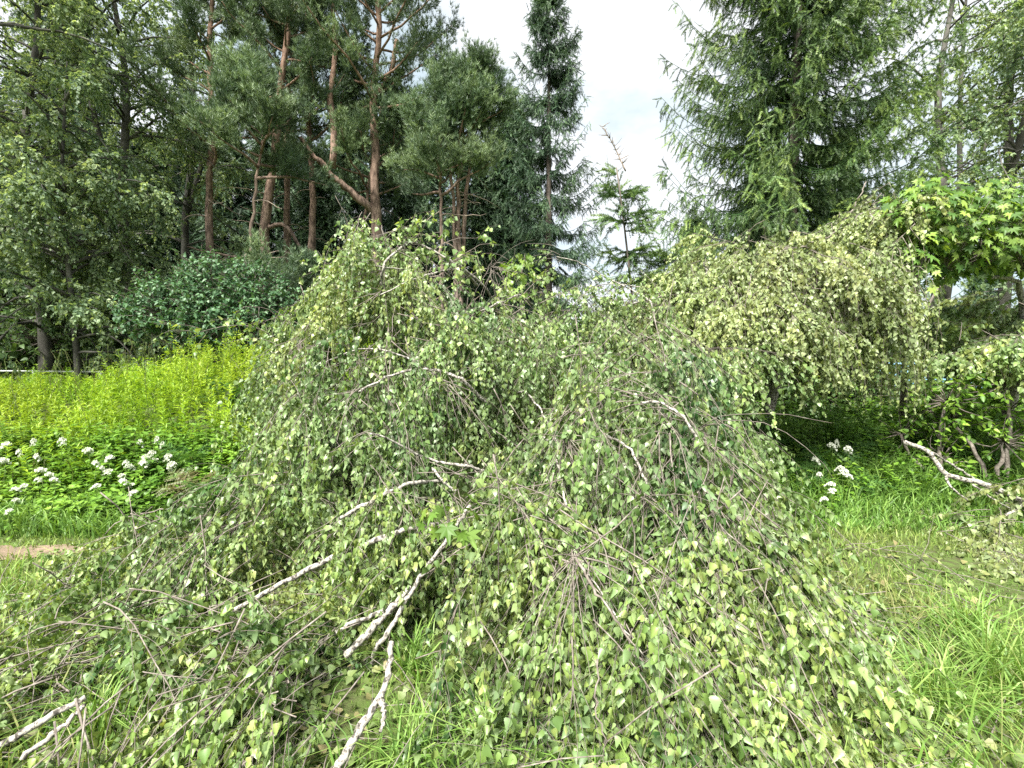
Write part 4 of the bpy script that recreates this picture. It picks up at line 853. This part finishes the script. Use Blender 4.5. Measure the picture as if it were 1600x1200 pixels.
# small broken spruce
o_ = base_at(1000, 8.0)
spruce('small leaning spruce with a bare brown tip in the sky gap', o_, 4.3, .58, .028, 'spruce_needle_warm', z0=.08, whorl=.24, nb=4, sprigs=11, lean=(-.45, 0), droopy=.4, gap=.3, sprig=(.2, .34), name='spruce_tree')
sp = [o for o in bpy.data.objects if o.get('label', '').startswith('small leaning spruce')][0]
mb = MB(); q = limb(mb, tp((978, 268, 8), (968, 245, 8), (955, 220, 8), (943, 198, 8)), .014, .004, 12, 6, .006)
S = np.repeat(q[2:], 4, 0); n = len(S); a = U(0, 6.28, n); mb.tubes(grow(S, np.stack([np.cos(a), np.sin(a) * .6, .5 + 0 * a], 1), U(.06, .2, n), 5, 0, .1, False), np.linspace(.006, .003, 5)[None], 4, .4)
mb.build('bare_tip', M['dead_wood'], sp, o_)
spruce('young bright green spruce tucked against the left edge of the broad spruce', base_at(1035, 8.6), 2.9, .75, .05, 'spruce_needle_warm', z0=.05, whorl=.2, nb=6, sprigs=14, droopy=.5, gap=.15, sprig=(.2, .34))
# ---- birches on the left
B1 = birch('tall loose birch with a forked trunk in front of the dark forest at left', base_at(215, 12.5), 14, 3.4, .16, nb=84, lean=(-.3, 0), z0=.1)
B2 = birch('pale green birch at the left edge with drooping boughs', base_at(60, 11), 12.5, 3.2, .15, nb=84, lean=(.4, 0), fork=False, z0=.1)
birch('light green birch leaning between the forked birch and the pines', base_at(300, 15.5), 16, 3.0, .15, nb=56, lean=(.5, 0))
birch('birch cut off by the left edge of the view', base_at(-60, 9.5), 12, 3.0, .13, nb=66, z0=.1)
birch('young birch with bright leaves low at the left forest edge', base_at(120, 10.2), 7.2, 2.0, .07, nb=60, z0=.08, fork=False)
# ---- birches on the right
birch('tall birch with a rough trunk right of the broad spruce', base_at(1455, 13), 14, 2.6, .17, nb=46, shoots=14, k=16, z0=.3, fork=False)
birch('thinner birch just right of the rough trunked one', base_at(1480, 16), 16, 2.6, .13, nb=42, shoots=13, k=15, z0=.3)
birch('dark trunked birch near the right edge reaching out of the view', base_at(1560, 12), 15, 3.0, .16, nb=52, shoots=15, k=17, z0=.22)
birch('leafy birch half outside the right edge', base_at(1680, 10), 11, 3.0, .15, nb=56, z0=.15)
# ---- deeper forest
SP = spruce('dark spruce with a slanting outline behind the left birches', base_at(115, 17), 16, 3.0, .2, z0=.05, whorl=.32, nb=8, sprigs=20, droopy=.9, lean=(.4, 0), sprig=(.32, .55))
SP2 = spruce('dark spruce behind the tall narrow spruce, crown hidden by it', base_at(800, 20), 11.5, 2.6, .18, z0=.03, whorl=.3, nb=8, sprigs=22, droopy=.8, sprig=(.32, .55))
g = 'dark trees deep in the forest'
for u, d, s in ((-90, 20, 1), (20, 22, 1.0), (180, 21, .85), (250, 19, .85), (310, 23, 1.1), (370, 20, .9), (440, 22, 1.1), (500, 19, .8), (550, 23, 1.1), (620, 20, .9), (670, 24, 1.05), (740, 20, .85), (780, 24, .9), (830, 27, .7)):
    dup(SP2, base_at(u, d), U(0, 6), (s, s, s), 'dark spruce deep in the forest behind the pines and birches at left', g)
for u, d, s in ((1080, 20, .6), (1180, 22, .9), (1300, 20, .9), (1370, 24, .7), (1530, 26, .6), (1640, 24, .7)):
    dup(SP2, base_at(u, d), U(0, 6), (s, s, s), 'dark spruce standing behind the broad spruce and right birches', 'dark spruces behind the right trees')
UG = shrub('x', (0, 0, 0), [((0, 0, 1.2), .9), ((.9, .2, 1.0), .8), ((-.9, -.1, 1.1), .8), ((.2, .3, 2.0), .8), ((-.3, 0, .5), .8)], 'bush_leaf', (.1, .15), 45, 8, name='understory_bush', group='shaded bushes on the forest floor')
first = True
for u, d, s in ((20, 14, 1.1), (-40, 12, 1.2), (45, 12.5, 1.25), (130, 12.5, 1.2), (175, 13.5, 1.3), (-120, 13, 1.3), (110, 16, 1.1), (500, 15, .9), (540, 18, 1.1), (600, 16, 1), (640, 18, 1.2), (680, 15, .9), (760, 15, 1.1), (820, 14, 1), (880, 15, 1.0), (300, 17, 1.2), (400, 18, 1.2), (450, 17, 1.2), (1010, 15, .8), (940, 22, .9), (985, 26, 1.0), (1090, 14, 1.1), (1400, 16, 1.0), (1450, 19, 1.0)):
    lab = 'shaded bush on the forest floor under the trees'
    if first: UG.location = base_at(u, d); UG.scale = (s, s, s); UG['label'] = lab; first = False
    else: dup(UG, base_at(u, d), U(0, 6), s, lab)

# ================================================================== fences
def rail_fence(label, p0, p1, h, mat, posts, rails, pickets=0, r=.03):
    r_ = thing('fence', label, 'fence', (float(p0[0]), float(p0[1]), float(terrain(p0[0], p0[1])))); o = r_.location
    p0 = np.array([p0[0], p0[1], float(terrain(*p0))]); p1 = np.array([p1[0], p1[1], float(terrain(*p1))])
    for i in range(posts):
        q = p0 + (p1 - p0) * i / (posts - 1); b = MB(); b.tubes(np.array([[q - [0, 0, .1], q + [0, 0, h]]]), r, 8); b.build('post', M[mat], r_, tuple(o))
    for k in range(rails):
        z = h * (.35 + .6 * k / max(rails - 1, 1)); b = MB(); b.tubes(np.array([[p0 + [0, 0, z], p1 + [0, 0, z]]]), r * .7, 6); b.build('rail', M[mat], r_, tuple(o))
    if pickets:
        b = MB(); q = p0 + (p1 - p0) * np.linspace(.01, .99, pickets)[:, None]; b.tubes(np.stack([q + [0, 0, h * .3], q + [0, 0, h * .98]], 1), r * .45, 5); b.build('pickets', M[mat], r_, tuple(o))
rail_fence('blue metal railing half hidden behind bushes at the right', (6.9, 8.6), (10.5, 9.4), 1.05, 'blue_paint', 4, 3, 26)
rail_fence('white railing beyond the weeds at the left edge', (-14, 10.6), (-9.3, 10.4), .62, 'white_paint', 4, 2)
